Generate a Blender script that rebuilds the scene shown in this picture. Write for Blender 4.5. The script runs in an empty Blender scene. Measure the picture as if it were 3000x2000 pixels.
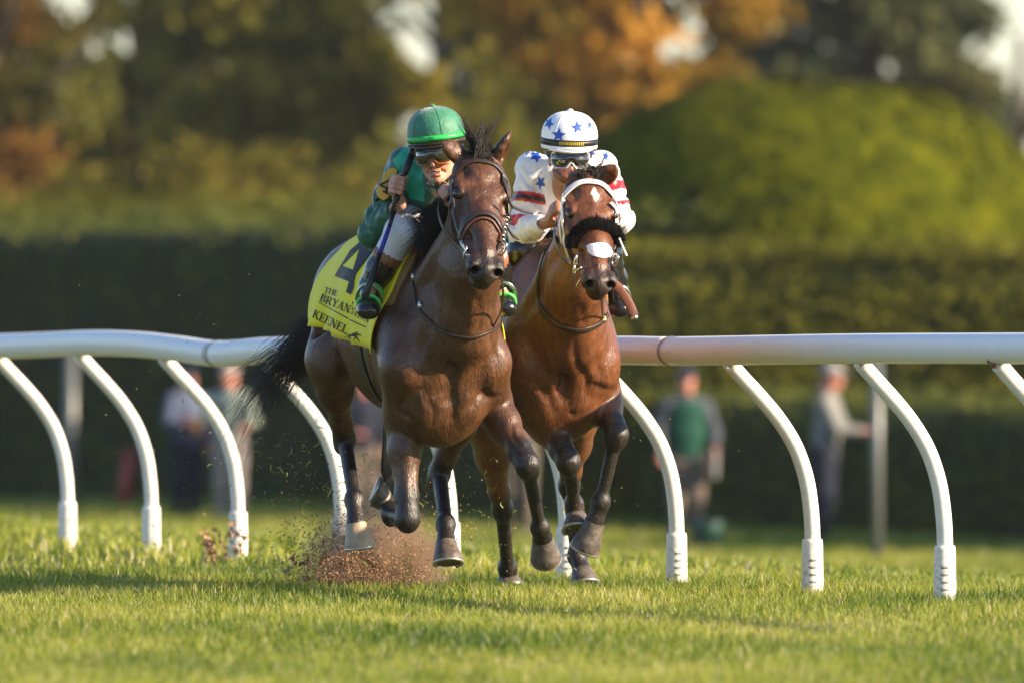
import bpy, bmesh, math, random
import numpy as np
from mathutils import Vector, Matrix
from mathutils.bvhtree import BVHTree
import openvdb

# ------------------------------------------------------------------ camera, light, exposure
SC = bpy.context.scene
COL = SC.collection
F_PX = 41667.0                     # 500 mm lens on a 36 mm wide frame of 3000 px
CAM_H = 1.197
cam_d = bpy.data.cameras.new('camera')
cam = bpy.data.objects.new('camera', cam_d)
COL.objects.link(cam)
cam.location = (0, 0, CAM_H)
cam.rotation_euler = (math.radians(90) - math.atan(112 / F_PX), 0, 0)
cam_d.lens = 500
cam_d.sensor_width = 36
cam_d.clip_start = 1
cam_d.clip_end = 3000
cam_d.dof.use_dof = True
cam_d.dof.focus_distance = 57.75
cam_d.dof.aperture_fstop = 4.3
SC.camera = cam

SUN_AZ = Vector((0.955, -0.295, 0)).normalized()     # horizontal direction towards the sun
SUN_EL = math.radians(23.5)
sun_dir = SUN_AZ * math.cos(SUN_EL) + Vector((0, 0, math.sin(SUN_EL)))
W = bpy.data.worlds.new('World')
SC.world = W
W.use_nodes = True
wn = W.node_tree.nodes
wl = W.node_tree.links
bg = wn['Background']
sky = wn.new('ShaderNodeTexSky')
sky.sky_type = 'NISHITA'
sky.sun_disc = False
sky.sun_elevation = SUN_EL
sky.sun_rotation = math.atan2(SUN_AZ.x, SUN_AZ.y)
sky.air_density = 1.0
sky.dust_density = 0.4
sky.ozone_density = 1.5
tint = wn.new('ShaderNodeMix'); tint.data_type = 'RGBA'; tint.blend_type = 'MULTIPLY'; tint.inputs['Factor'].default_value = 1
tint.inputs['B'].default_value = (.96, 1.0, 1.12, 1)
wl.new(sky.outputs[0], tint.inputs['A']); wl.new(tint.outputs['Result'], bg.inputs[0])
bg.inputs[1].default_value = 0.088
sun_d = bpy.data.lights.new('sun', 'SUN')
sun_d.energy = 5.0
sun_d.angle = math.radians(0.6)
sun_d.color = (1.0, 0.80, 0.56)
sun = bpy.data.objects.new('sun', sun_d)
sun.rotation_euler = (-sun_dir).to_track_quat('-Z', 'Y').to_euler()
sun.location = (40, -20, 30)
COL.objects.link(sun)
SC.view_settings.view_transform = 'Standard'
SC.view_settings.look = 'None'
SC.view_settings.exposure = 1.38
SC.view_settings.gamma = 1
SC.view_settings.use_curve_mapping = False
SC.cycles.use_denoising = True
SC.cycles.max_bounces = 6
SC.cycles.transparent_max_bounces = 8
SC.cycles.sample_clamp_indirect = 4
rng = np.random.default_rng(7)
random.seed(7)


def WP(px, py, d):
    """World point at depth d seen at pixel (px, py) of the 3000 x 2000 photograph."""
    return Vector(((px - 1500) / F_PX * d, d, CAM_H - (py - 888) / F_PX * d))

# ------------------------------------------------------------------ object helpers
def new_obj(name, me, mats=(), parent=None):
    o = bpy.data.objects.new(name, me)
    COL.objects.link(o)
    if me is not None:
        for m in (mats if isinstance(mats, (list, tuple)) else [mats]):
            me.materials.append(m)
    if parent is not None:
        o.parent = parent
    return o

def empty(name, loc=(0, 0, 0), rz=0):
    o = bpy.data.objects.new(name, None)
    COL.objects.link(o)
    o.location = loc
    o.rotation_euler = (0, 0, rz)
    o.empty_display_size = 0.1
    return o

def tag(o, label=None, cat=None, group=None, kind=None):
    if label: o['label'] = label
    if cat: o['category'] = cat
    if group: o['group'] = group
    if kind: o['kind'] = kind
    return o

def mesh_from(verts, faces, smooth=True, name='mesh'):
    me = bpy.data.meshes.new(name)
    me.from_pydata([tuple(v) for v in verts], [], [tuple(f) for f in faces])
    me.update()
    if smooth:
        me.polygons.foreach_set('use_smooth', [True] * len(me.polygons))
    return me

def mesh_np(V, Fq, smooth=True, name='mesh'):
    """Mesh from arrays: V (n,3), Fq (m,k) with one polygon size."""
    V = np.asarray(V, np.float32); Fq = np.asarray(Fq, np.int32)
    me = bpy.data.meshes.new(name)
    n, k = Fq.shape
    me.vertices.add(len(V)); me.vertices.foreach_set('co', V.ravel())
    me.loops.add(n * k); me.loops.foreach_set('vertex_index', Fq.ravel())
    me.polygons.add(n); me.polygons.foreach_set('loop_start', np.arange(0, n * k, k, dtype=np.int32))
    me.polygons.foreach_set('use_smooth', np.full(n, smooth))
    me.update(calc_edges=True)
    return me

def add_attr(me, name, vals):
    a = me.attributes.new(name, 'FLOAT', 'POINT')
    a.data.foreach_set('value', np.asarray(vals, np.float32).ravel())

class MB:
    """Collects simple shapes, then links them as one mesh object."""
    def __init__(self): self.v = []; self.f = []; self.m = []; self.cur = 0
    def add(self, vs, fs):
        b = len(self.v); self.v += [tuple(p) for p in vs]
        self.f += [tuple(i + b for i in f) for f in fs]; self.m += [self.cur] * len(fs)
        return self
    def tube(self, pts, rad, n=8, caps=True, flat=None, side=None):
        """Tube through pts; rad one value or one per point; flat squashes across 'side'."""
        pts = [Vector(p) for p in pts]
        if not isinstance(rad, (list, tuple)): rad = [rad] * len(pts)
        vs = []; prev = Vector(side) if side is not None else None
        for i, p in enumerate(pts):
            t = (pts[min(i + 1, len(pts) - 1)] - pts[max(i - 1, 0)]).normalized()
            if prev is None:
                prev = Vector((0, 0, 1)) if abs(t.z) < .9 else Vector((1, 0, 0))
            a = (prev - t * prev.dot(t)).normalized(); b = t.cross(a)
            if side is None: prev = a
            for k in range(n):
                w = 2 * math.pi * k / n
                r = rad[i]
                if isinstance(r, (list, tuple)): ra, rb = r
                else: ra, rb = (r, r * flat) if flat else (r, r)
                vs.append(p + a * (math.cos(w) * ra) + b * (math.sin(w) * rb))
        fs = []
        for i in range(len(pts) - 1):
            for k in range(n):
                fs.append((i * n + k, i * n + (k + 1) % n, (i + 1) * n + (k + 1) % n, (i + 1) * n + k))
        if caps:
            fs.append(tuple(range(n - 1, -1, -1))); e = (len(pts) - 1) * n
            fs.append(tuple(range(e, e + n)))
        return self.add(vs, fs)
    def box(self, c, s, M=None):
        vs = []
        for x in (-.5, .5):
            for y in (-.5, .5):
                for z in (-.5, .5):
                    p = Vector((x * s[0], y * s[1], z * s[2]))
                    if M is not None: p = M @ p
                    vs.append(p + Vector(c))
        return self.add(vs, [(0, 1, 3, 2), (4, 6, 7, 5), (0, 4, 5, 1), (2, 3, 7, 6), (0, 2, 6, 4), (1, 5, 7, 3)])
    def ring(self, c, u, v, R, r, n=20, m=6, a0=0, a1=2 * math.pi):
        c = Vector(c); u = Vector(u).normalized(); v = Vector(v).normalized()
        full = abs(a1 - a0 - 2 * math.pi) < 1e-6
        pts = [c + u * (R * math.cos(a0 + (a1 - a0) * i / n)) + v * (R * math.sin(a0 + (a1 - a0) * i / n)) for i in range(n + 1)]
        return self.tube(pts, r, m, caps=not full)
    def ball(self, c, r, n=10, m=7, M=None):
        c = Vector(c); rr = r if isinstance(r, (list, tuple)) else (r, r, r)
        vs = []; fs = []
        for i in range(m + 1):
            th = math.pi * i / m
            for k in range(n):
                ph = 2 * math.pi * k / n
                p = Vector((rr[0] * math.sin(th) * math.cos(ph), rr[1] * math.sin(th) * math.sin(ph), rr[2] * math.cos(th)))
                if M is not None: p = M @ p
                vs.append(c + p)
        for i in range(m):
            for k in range(n):
                fs.append((i * n + k, (i + 1) * n + k, (i + 1) * n + (k + 1) % n, i * n + (k + 1) % n))
        return self.add(vs, fs)
    def build(self, name, mats, parent=None, smooth=True):
        me = mesh_from(self.v, self.f, smooth, name)
        o = new_obj(name, me, mats, parent)
        if any(self.m): me.polygons.foreach_set('material_index', self.m)
        return o

# ------------------------------------------------------------------ materials
MATS = {}
def mat(name, color=(.5, .5, .5), rough=.6, spec=.5, metal=0, noise=None, bump=None, sheen=0, coat=0, transl=None, sss=0):
    """noise=(scale, amount, colour2) mixes a second colour; bump=(scale, strength)."""
    m = bpy.data.materials.new(name); MATS[name] = m
    m.use_nodes = True
    nt = m.node_tree; N = nt.nodes; L = nt.links
    b = N['Principled BSDF']
    b.inputs['Base Color'].default_value = (*color, 1)
    b.inputs['Roughness'].default_value = rough
    b.inputs['Specular IOR Level'].default_value = spec
    b.inputs['Metallic'].default_value = metal
    if sheen:
        b.inputs['Sheen Weight'].default_value = sheen
        b.inputs['Sheen Roughness'].default_value = .4
    if coat: b.inputs['Coat Weight'].default_value = coat
    if sss:
        b.inputs['Subsurface Weight'].default_value = sss
        b.inputs['Subsurface Radius'].default_value = (.012, .005, .003)
    tc = None
    if noise or bump:
        tc = N.new('ShaderNodeTexCoord')
    if noise:
        nz = N.new('ShaderNodeTexNoise'); nz.inputs['Scale'].default_value = noise[0]; nz.inputs['Detail'].default_value = 6
        L.new(tc.outputs['Object'], nz.inputs['Vector'])
        rp = N.new('ShaderNodeValToRGB')
        rp.color_ramp.elements[0].position = .5 - .5 * (1.01 - noise[1]); rp.color_ramp.elements[1].position = .5 + .5 * (1.01 - noise[1])
        rp.color_ramp.elements[0].color = (*color, 1); rp.color_ramp.elements[1].color = (*noise[2], 1)
        L.new(nz.outputs[0], rp.inputs[0]); L.new(rp.outputs[0], b.inputs['Base Color'])
    if bump:
        nb = N.new('ShaderNodeTexNoise'); nb.inputs['Scale'].default_value = bump[0]; nb.inputs['Detail'].default_value = 5
        L.new(tc.outputs['Object'], nb.inputs['Vector'])
        bp = N.new('ShaderNodeBump'); bp.inputs['Strength'].default_value = bump[1]; bp.inputs['Distance'].default_value = .02
        L.new(nb.outputs[0], bp.inputs['Height']); L.new(bp.outputs[0], b.inputs['Normal'])
    if transl:
        tr = N.new('ShaderNodeBsdfTranslucent'); tr.inputs[0].default_value = (*transl[1], 1)
        mx = N.new('ShaderNodeMixShader'); mx.inputs[0].default_value = transl[0]
        L.new(b.outputs[0], mx.inputs[1]); L.new(tr.outputs[0], mx.inputs[2])
        L.new(mx.outputs[0], N['Material Output'].inputs['Surface'])
    return m

# ------------------------------------------------------------------ implicit modelling
class Field:
    def __init__(self, lo, hi, h):
        self.lo = np.array(lo, float); self.h = h
        self.n = np.ceil((np.array(hi, float) - self.lo) / h).astype(int) + 1
        self.a = np.full(self.n, .3, np.float32)
    def _block(self, lo, hi):
        i0 = np.maximum(np.floor((lo - self.lo) / self.h).astype(int), 0)
        i1 = np.minimum(np.ceil((hi - self.lo) / self.h).astype(int) + 1, self.n)
        if np.any(i1 <= i0): return None
        ax = [(self.lo[k] + np.arange(i0[k], i1[k]) * self.h).astype(np.float32) for k in range(3)]
        return (slice(i0[0], i1[0]), slice(i0[1], i1[1]), slice(i0[2], i1[2])), ax[0][:, None, None], ax[1][None, :, None], ax[2][None, None, :]
    def comb(self, sl, d, k, sub):
        A = self.a[sl]
        if sub:
            B = -d
            if k > 0:
                h = np.maximum(k - np.abs(A - B), 0) / k
                self.a[sl] = np.maximum(A, B) + h * h * (k * .25)
            else: self.a[sl] = np.maximum(A, B)
        else:
            if k > 0:
                h = np.maximum(k - np.abs(A - d), 0) / k
                self.a[sl] = np.minimum(A, d) - h * h * (k * .25)
            else: self.a[sl] = np.minimum(A, d)
    def cap(self, a, b, ra, rb, side=(0, 1, 0), k=.03, sub=False):
        """Tapered capsule a-b; radii are numbers or (across 'side', other)."""
        a = np.array(a, float); b = np.array(b, float)
        if not isinstance(ra, (tuple, list)): ra = (ra, ra)
        if not isinstance(rb, (tuple, list)): rb = (rb, rb)
        R = max(*ra, *rb) + max(k, .0) + self.h * 3
        blk = self._block(np.minimum(a, b) - R, np.maximum(a, b) + R)
        if blk is None: return
        sl, X, Y, Z = blk
        ab = b - a; Lq = float(ab @ ab) + 1e-12; ln = math.sqrt(Lq)
        px, py, pz = X - np.float32(a[0]), Y - np.float32(a[1]), Z - np.float32(a[2])
        t = np.clip((px * ab[0] + py * ab[1] + pz * ab[2]) / Lq, 0, 1).astype(np.float32)
        dx, dy, dz = px - t * np.float32(ab[0]), py - t * np.float32(ab[1]), pz - t * np.float32(ab[2])
        if ra[0] == ra[1] and rb[0] == rb[1]:
            d = np.sqrt(dx * dx + dy * dy + dz * dz) - (ra[0] + (rb[0] - ra[0]) * t)
        else:
            ax = ab / ln; s = np.array(side, float); s = s - ax * (s @ ax); s /= np.linalg.norm(s); u = np.cross(ax, s)
            ds = dx * np.float32(s[0]) + dy * np.float32(s[1]) + dz * np.float32(s[2])
            du = dx * np.float32(u[0]) + dy * np.float32(u[1]) + dz * np.float32(u[2])
            da = dx * np.float32(ax[0]) + dy * np.float32(ax[1]) + dz * np.float32(ax[2])
            rw = (ra[0] + (rb[0] - ra[0]) * t).astype(np.float32); ru = (ra[1] + (rb[1] - ra[1]) * t).astype(np.float32)
            rm = np.minimum(rw, ru)
            e1, e2, e3 = ds / rw, du / ru, da / rm
            k0 = np.sqrt(e1 * e1 + e2 * e2 + e3 * e3)
            e1 /= rw; e2 /= ru; e3 /= rm
            k1 = np.sqrt(e1 * e1 + e2 * e2 + e3 * e3) + 1e-9
            d = np.maximum(k0 * (k0 - 1) / k1, -rm)
        self.comb(sl, d.astype(np.float32), k, sub)
    def chain(self, pts, k=.03, side=(0, 1, 0), kk=None):
        """pts: list of (point, radius)."""
        for i in range(len(pts) - 1):
            self.cap(pts[i][0], pts[i + 1][0], pts[i][1], pts[i + 1][1], side, k if i == 0 or kk is None else kk)
    def ell(self, c, r, M=None, k=.03, sub=False):
        c = np.array(c, float); r = [float(x) for x in (r if isinstance(r, (tuple, list)) else (r, r, r))]
        R = max(r) + k + self.h * 3
        blk = self._block(c - R, c + R)
        if blk is None: return
        sl, X, Y, Z = blk
        x, y, z = X - np.float32(c[0]), Y - np.float32(c[1]), Z - np.float32(c[2])
        if M is not None:
            M = np.array(M, float)      # rows are the ellipsoid's axes
            x, y, z = (x * np.float32(M[i][0]) + y * np.float32(M[i][1]) + z * np.float32(M[i][2]) for i in range(3))
        e = (x / np.float32(r[0]), y / np.float32(r[1]), z / np.float32(r[2]))
        k0 = np.sqrt(e[0] ** 2 + e[1] ** 2 + e[2] ** 2)
        k1 = np.sqrt((e[0] / r[0]) ** 2 + (e[1] / r[1]) ** 2 + (e[2] / r[2]) ** 2) + 1e-9
        self.comb(sl, np.maximum(k0 * (k0 - 1) / k1, -min(r)).astype(np.float32), k, sub)
    def cut(self, p, n):
        """Remove everything on the side n points to."""
        n = np.array(n, float); n /= np.linalg.norm(n); p = np.array(p, float)
        ax = [(self.lo[k] + np.arange(self.n[k]) * self.h).astype(np.float32) for k in range(3)]
        d = (ax[0][:, None, None] - p[0]) * n[0] + (ax[1][None, :, None] - p[1]) * n[1] + (ax[2][None, None, :] - p[2]) * n[2]
        self.a = np.maximum(self.a, d.astype(np.float32))
    def mesh(self, name='mesh', iso=0.0):
        g = openvdb.FloatGrid(.3)
        a = np.clip(self.a, -.3, .3)
        g.copyFromArray(np.ascontiguousarray(a), (0, 0, 0), 0.0)
        pts, quads = g.convertToQuads(iso)
        V = pts.astype(np.float32) * self.h + self.lo.astype(np.float32)
        return mesh_np(V, quads, True, name), V

def poly(pts, n=24):
    """Catmull-Rom through pts."""
    P = [Vector(p) for p in pts]; P = [P[0] * 2 - P[1]] + P + [P[-1] * 2 - P[-2]]
    out = []; m = len(P) - 3
    for i in range(m):
        q = max(1, n // m)
        for j in range(q):
            t = j / q; a, b, c, d = P[i], P[i + 1], P[i + 2], P[i + 3]
            out.append(.5 * ((2 * b) + (c - a) * t + (2 * a - 5 * b + 4 * c - d) * t * t + (3 * b - a - 3 * c + d) * t ** 3))
    out.append(P[-2]); return out
# ------------------------------------------------------------------ ground: turf course, fall to the infield
UX, UY = -.296, .955          # along the rail, away from the camera
RX, RY = .23, 61.8            # a point on the line of the rail posts
def QS(q, s, z=0): return Vector((RX + UY * q + UX * s, RY - UX * q + UY * s, z))
def q_of(x, y): return (x - RX) * UY - (y - RY) * UX * 1.0 if False else (x - RX) * .955 + (y - RY) * .296
def zq(q):
    t = np.clip((np.asarray(q, float) - .5) / 20.5, 0, 1)
    r = np.clip((np.asarray(q, float) - 38) / 7, 0, 1)
    return -1.17 * (t * t * (3 - 2 * t) * .35 + t * .65) + 2.1 * r * r * (3 - 2 * r)
def ground_z(x, y):
    q = q_of(x, y)
    return zq(q) + .012 * np.sin(x * 1.7 + 2.1) * np.sin(y * .9) * np.clip(1 - abs(q) / 30, 0, 1)

def grass_nodes(m, tint_attr=False):
    pass
m = mat('turf', (.060, .085, .018), .9, .2)
nt = m.node_tree; N = nt.nodes; L = nt.links
tc = N.new('ShaderNodeTexCoord')
n1 = N.new('ShaderNodeTexNoise'); n1.inputs['Scale'].default_value = 1.3; n1.inputs['Detail'].default_value = 8; n1.inputs['Roughness'].default_value = .7
n2 = N.new('ShaderNodeTexNoise'); n2.inputs['Scale'].default_value = 24; n2.inputs['Detail'].default_value = 4
for n_ in (n1, n2): L.new(tc.outputs['Object'], n_.inputs['Vector'])
r1 = N.new('ShaderNodeValToRGB'); e = r1.color_ramp.elements
e[0].position = .32; e[0].color = (.045, .065, .012, 1); e[1].position = .70; e[1].color = (.130, .140, .028, 1)
mx = N.new('ShaderNodeMath'); mx.operation = 'ADD'; ml = N.new('ShaderNodeMath'); ml.operation = 'MULTIPLY'; ml.inputs[1].default_value = .5
L.new(n1.outputs[0], mx.inputs[0]); L.new(n2.outputs[0], mx.inputs[1]); L.new(mx.outputs[0], ml.inputs[0]); L.new(ml.outputs[0], r1.inputs[0])
L.new(r1.outputs[0], N['Principled BSDF'].inputs['Base Color'])
bp = N.new('ShaderNodeBump'); bp.inputs['Strength'].default_value = .8; bp.inputs['Distance'].default_value = .05; L.new(n2.outputs[0], bp.inputs['Height']); L.new(bp.outputs[0], N['Principled BSDF'].inputs['Normal'])

qs = np.concatenate([[-900, -300, -120, -60, -35], np.linspace(-25, 47, 73), [50, 60, 90, 150, 300, 700, 1500]])
ss = np.concatenate([[-500, -200, -100, -60], np.linspace(-45, 130, 60), [150, 200, 300, 500, 900, 1600, 2600]])
Q, S_ = np.meshgrid(qs, ss, indexing='ij')
X = RX + .955 * Q - .296 * S_; Y = RY + .296 * Q + .955 * S_
Zg = ground_z(X, Y)
idx = np.arange(Q.size).reshape(Q.shape)
Fq = np.stack([idx[:-1, :-1], idx[1:, :-1], idx[1:, 1:], idx[:-1, 1:]], -1).reshape(-1, 4)
ground = new_obj('ground', mesh_np(np.stack([X, Y, Zg], -1).reshape(-1, 3), Fq, True, 'ground'), m)
ground['kind'] = 'structure'

gm = mat('grass_blade', (.1, .15, .02), .55, .35)
nt = gm.node_tree; N = nt.nodes; L = nt.links; b = N['Principled BSDF']
at = N.new('ShaderNodeAttribute'); at.attribute_name = 'tint'
rp = N.new('ShaderNodeValToRGB'); rp.color_ramp.elements[0].position = 0; rp.color_ramp.elements[1].position = 1
rp.color_ramp.elements[0].color = (.035, .085, .010, 1); rp.color_ramp.elements[1].color = (.60, .54, .30, 1)
for p_, c in ((.25, (.100, .165, .014, 1)), (.50, (.265, .305, .030, 1)), (.80, (.430, .405, .070, 1))):
    e = rp.color_ramp.elements.new(p_); e.color = c
L.new(at.outputs['Fac'], rp.inputs[0]); L.new(rp.outputs[0], b.inputs['Base Color'])
tr = N.new('ShaderNodeBsdfTranslucent'); L.new(rp.outputs[0], tr.inputs[0])
ad = N.new('ShaderNodeMixShader'); ad.inputs[0].default_value = .5; L.new(b.outputs[0], ad.inputs[1]); L.new(tr.outputs[0], ad.inputs[2])
L.new(ad.outputs[0], N['Material Output'].inputs['Surface'])

def patch_noise(x, y):
    return (np.sin(x * 2.3 + 1.3 * np.sin(y * .71)) + np.sin(y * 1.1 + 1.7 * np.sin(x * 1.9 + .5)) + np.sin((x + y) * .57 + 2)) / 3

DIVOTS = []
for i in range(14):
    dd = 47 + 15 * ((i * .618) % 1); DIVOTS.append((((i * .377 + .1) % 1 * 2 - 1) * dd * .037, dd, (.03 + .035 * ((i * .73) % 1))))
DIVOTS = [v for v in DIVOTS if q_of(v[0], v[1]) < -.3]
def blades(name, x, y, h, w, label, g):
    """Many bent blades as one object: two quads each."""
    n = len(x); z = ground_z(x, y) - .004
    a = g.uniform(0, 2 * np.pi, n); lean = g.uniform(.05, .75, n) * h; la = g.uniform(0, 2 * np.pi, n)
    sx, sy = np.cos(a) * w / 2, np.sin(a) * w / 2
    V = np.zeros((n, 6, 3), np.float32)
    for k, (t, ww) in enumerate(((0, 1.0), (.55, .8), (1.0, .12))):
        cx = x + np.cos(la) * lean * t * t; cy = y + np.sin(la) * lean * t * t; cz = z + h * (t - .22 * t * t * (lean / h))
        V[:, 2 * k, 0] = cx - sx * ww; V[:, 2 * k, 1] = cy - sy * ww; V[:, 2 * k, 2] = cz
        V[:, 2 * k + 1, 0] = cx + sx * ww; V[:, 2 * k + 1, 1] = cy + sy * ww; V[:, 2 * k + 1, 2] = cz
    bi = (np.arange(n) * 6)[:, None, None]
    Fq = (bi + np.array([[[0, 1, 3, 2], [2, 3, 5, 4]]])).reshape(-1, 4)
    me = mesh_np(V.reshape(-1, 3), Fq, True, name)
    t = np.clip(.46 + .28 * patch_noise(x, y) + .12 * patch_noise(x * 3.1, y * 2.3) + g.normal(0, .17, n), 0, .9); t = np.where(g.random(n) < .05, 1.0, t)
    add_attr(me, 'tint', np.repeat(t, 6))
    o = new_obj(name, me, gm); tag(o, label, 'grass', kind='stuff'); return o

g = np.random.default_rng(11)
def wedge(n, d0, d1, pad):
    d = np.sqrt(g.random(n) * (d1 ** 2 - d0 ** 2) + d0 ** 2); return (g.random(n) * 2 - 1) * (d * .036 + pad), d
x, y = wedge(270000, 42.0, 63.5, 1.3)
keep = q_of(x, y) < 2.5
for (vx, vy, vr) in DIVOTS: keep &= (np.hypot(x - vx, (y - vy) * .5) > vr) | (g.random(len(x)) < .06)
x, y = x[keep], y[keep]; hh_ = (.022 + .042 * g.random(len(x)) ** 2) * (1 + .25 * patch_noise(x * 1.7, y * 1.3))
blades('turf_grass', x, y, hh_, g.uniform(.0028, .0055, len(x)), 'short green turf blades in front of and under the horses', g)
x, y = wedge(150000, 63.0, 165, 1.2)
keep = (q_of(x, y) < 27.3)
x, y = x[keep], y[keep]
blades('lawn_grass', x, y, g.uniform(.035, .080, len(x)) * (1 + (y - 63) / 80), g.uniform(.008, .016, len(x)) * (1 + (y - 63) / 60), 'bright lawn falling away behind the white rail', g)
# ------------------------------------------------------------------ running rail
mat('rail_white', (.84, .83, .80), .45, .4, noise=(9, .3, (.76, .75, .72)))
mat('post_white', (.78, .76, .71), .55, .35, noise=(22, .35, (.70, .66, .58)), bump=(60, .06))
mat('slot_dark', (.26, .25, .22), .8)
mat('rust', (.20, .07, .03), .8)
mat('joint_ring', (.30, .26, .22), .5, metal=.4)
PX = [(3.74, 51.0), (3.24, 52.6), (2.74, 54.2), (2.24, 55.7), (1.744, 57.3), (1.244, 58.9), (.70, 60.5), (.235, 61.9), (-.275, 63.45), (-.78, 65.05), (-1.285, 66.7), (-1.735, 68.4), (-2.186, 69.96), (-2.66, 71.6), (-3.12, 73.2), (-3.6, 74.9)]
nt = MATS['post_white'].node_tree; N = nt.nodes; L = nt.links; b = N['Principled BSDF']
src = b.inputs['Base Color'].links[0].from_socket; ge = N.new('ShaderNodeNewGeometry'); sp = N.new('ShaderNodeSeparateXYZ'); L.new(ge.outputs['Position'], sp.inputs[0])
zr = N.new('ShaderNodeMapRange'); zr.inputs[1].default_value = .34; zr.inputs[2].default_value = .0; zr.inputs[3].default_value = .05; zr.inputs[4].default_value = .62; L.new(sp.outputs['Z'], zr.inputs[0])
nz = N.new('ShaderNodeTexNoise'); nz.inputs['Scale'].default_value = 55; nz.inputs['Detail'].default_value = 5; L.new(ge.outputs['Position'], nz.inputs['Vector'])
nm = N.new('ShaderNodeMapRange'); nm.inputs[1].default_value = .50; nm.inputs[2].default_value = .66; L.new(nz.outputs[0], nm.inputs[0])
mu = N.new('ShaderNodeMath'); mu.operation = 'MULTIPLY'; L.new(zr.outputs[0], mu.inputs[0]); L.new(nm.outputs[0], mu.inputs[1])
mxx = N.new('ShaderNodeMix'); mxx.data_type = 'RGBA'; L.new(mu.outputs[0], mxx.inputs['Factor']); L.new(src, mxx.inputs['A']); mxx.inputs['B'].default_value = (.22, .16, .09, 1); L.new(mxx.outputs['Result'], b.inputs['Base Color'])
rail = empty('running_rail', (PX[6][0], PX[6][1], 0)); tag(rail, 'white running rail on curved gooseneck posts behind the horses', 'rail fence')
bpy.context.view_layer.update()
inv = Vector((-PX[6][0], -PX[6][1], 0))
OFF = Vector((-.345, -.10, 0))
def rail_pt(d):
    for (a, b) in zip(PX[:-1], PX[1:]):
        if a[1] <= d - OFF.y <= b[1]:
            t = (d - OFF.y - a[1]) / (b[1] - a[1]); return Vector((a[0] + (b[0] - a[0]) * t + OFF.x, d, 0))
tab = [(5900, 1022), (4200, 1018), (3000, 1020), (2500, 1021), (2000, 1028), (1810, 1026), (1300, 1026), (980, 1026), (880, 1024), (760, 1028), (640, 1036), (520, 1021), (420, 1010), (320, 1005), (220, 1006), (128, 1010), (0, 1014), (-200, 1016), (-700, 1020)]
cp = []
for px_, py_ in tab:
    lo_, hi_ = 50.92, 74.6
    for _ in range(30):
        mid = (lo_ + hi_) / 2; p = rail_pt(mid)
        if 1500 + F_PX * p.x / p.y > px_: lo_ = mid
        else: hi_ = mid
    p = rail_pt((lo_ + hi_) / 2); p.z = CAM_H - (py_ - 888) / F_PX * p.y; cp.append(p)
cl = poly(cp, 170)
def px_of(p): return 1500 + F_PX * p.x / p.y
cuts = [9000, 1970, 636, -6000]
for a, b in zip(cuts[:-1], cuts[1:]):
    seg_ = [p for p in cl if b - 12 <= px_of(p) <= a + 12]
    if len(seg_) < 2: continue
    MB().tube([p + inv for p in seg_], .0605, 24).build('rail_section', MATS['rail_white'], rail)
for c in (1970, 636):
    i = min(range(len(cl)), key=lambda k: abs(px_of(cl[k]) - c)); t = (cl[i + 1] - cl[i - 1]).normalized()
    MB().tube([cl[i] - t * .012 + inv, cl[i] + t * .012 + inv], .0625, 24).build('joint_ring', MATS['joint_ring'], rail)
def rail_z(x):
    return min(cl, key=lambda p: abs(p.y - x)).z
for k, (bx, by) in enumerate(PX):
    b0 = Vector((bx, by, 0)); gz = float(ground_z(bx, by)); topz = rail_z(by + OFF.y) - .055
    sh = topz / .95
    n = OFF.normalized()
    prof = [(0, -.05), (0, .10), (.0, .24), (.008, .36), (.028, .48), (.072, .605), (.140, .715), (.215, .805), (.290, .885), (.345, .945)]
    pts = [b0 + n * (a * 1.02) + Vector((0, 0, z * sh)) for a, z in prof]
    post = MB().tube([p + inv for p in poly(pts, 36)], .0325, 18).build('post', MATS['post_white'], rail)
    so = MB(); so.tube([b0 + inv + Vector((0, 0, z)) for z in (gz - .06, gz + .05, .205, .222)], [.047, .0455, .0435, .0405], 20); so_o = so.build('socket', MATS['post_white'], post)
    mb = MB(); cdir = Vector((-bx * .2 + .35, -1, 0)).normalized(); sd = Vector((0, 0, 1)).cross(cdir)
    for i in range(4):
        zc = .045 + .030 * i; pts = [b0 + inv + cdir * (.0445 + .0006 * (zc < .1)) + sd * w + Vector((0, 0, zc)) for w in (-.016, -.006, .004, .014)]
        pts = [Vector((p.x, p.y, p.z)) + cdir * (-.10 * abs(i2 - 1.4) * .012) for i2, p in enumerate(pts)]
        mb.tube(pts, [(.0052, .0025)] * 4, 8, side=(0, 0, 1))
    mb.build('slots', MATS['slot_dark'], so_o)
    tp = pts and b0 + n * .345 + Vector((0, 0, topz)); mb = MB(); mb.ball(tp + inv + Vector((-.028, -.03, -.012)), (.012, .012, .011), 8, 6); mb.tube([tp + inv + Vector((-.05, 0, .012)), tp + inv + Vector((.03, 0, .0))], .014, 8); mb.build('bracket', MATS['rust'] if k % 3 == 0 else MATS['post_white'], post)
# ------------------------------------------------------------------ hedges, topiary, trees
def leaf_mat(name, c0, c1, c2, transl=.35):
    m = mat(name, c0, .9, .03); nt = m.node_tree; N = nt.nodes; L = nt.links; b = N['Principled BSDF']
    at = N.new('ShaderNodeAttribute'); at.attribute_name = 'tint'
    rp = N.new('ShaderNodeValToRGB'); rp.color_ramp.elements[0].color = (*c0, 1); rp.color_ramp.elements[1].color = (*c2, 1)
    e = rp.color_ramp.elements.new(.5); e.color = (*c1, 1)
    L.new(at.outputs['Fac'], rp.inputs[0]); L.new(rp.outputs[0], b.inputs['Base Color'])
    tr = N.new('ShaderNodeBsdfTranslucent'); L.new(rp.outputs[0], tr.inputs[0])
    mx = N.new('ShaderNodeMixShader'); mx.inputs[0].default_value = transl; L.new(b.outputs[0], mx.inputs[1]); L.new(tr.outputs[0], mx.inputs[2])
    L.new(mx.outputs[0], N['Material Output'].inputs['Surface']); return m
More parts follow.
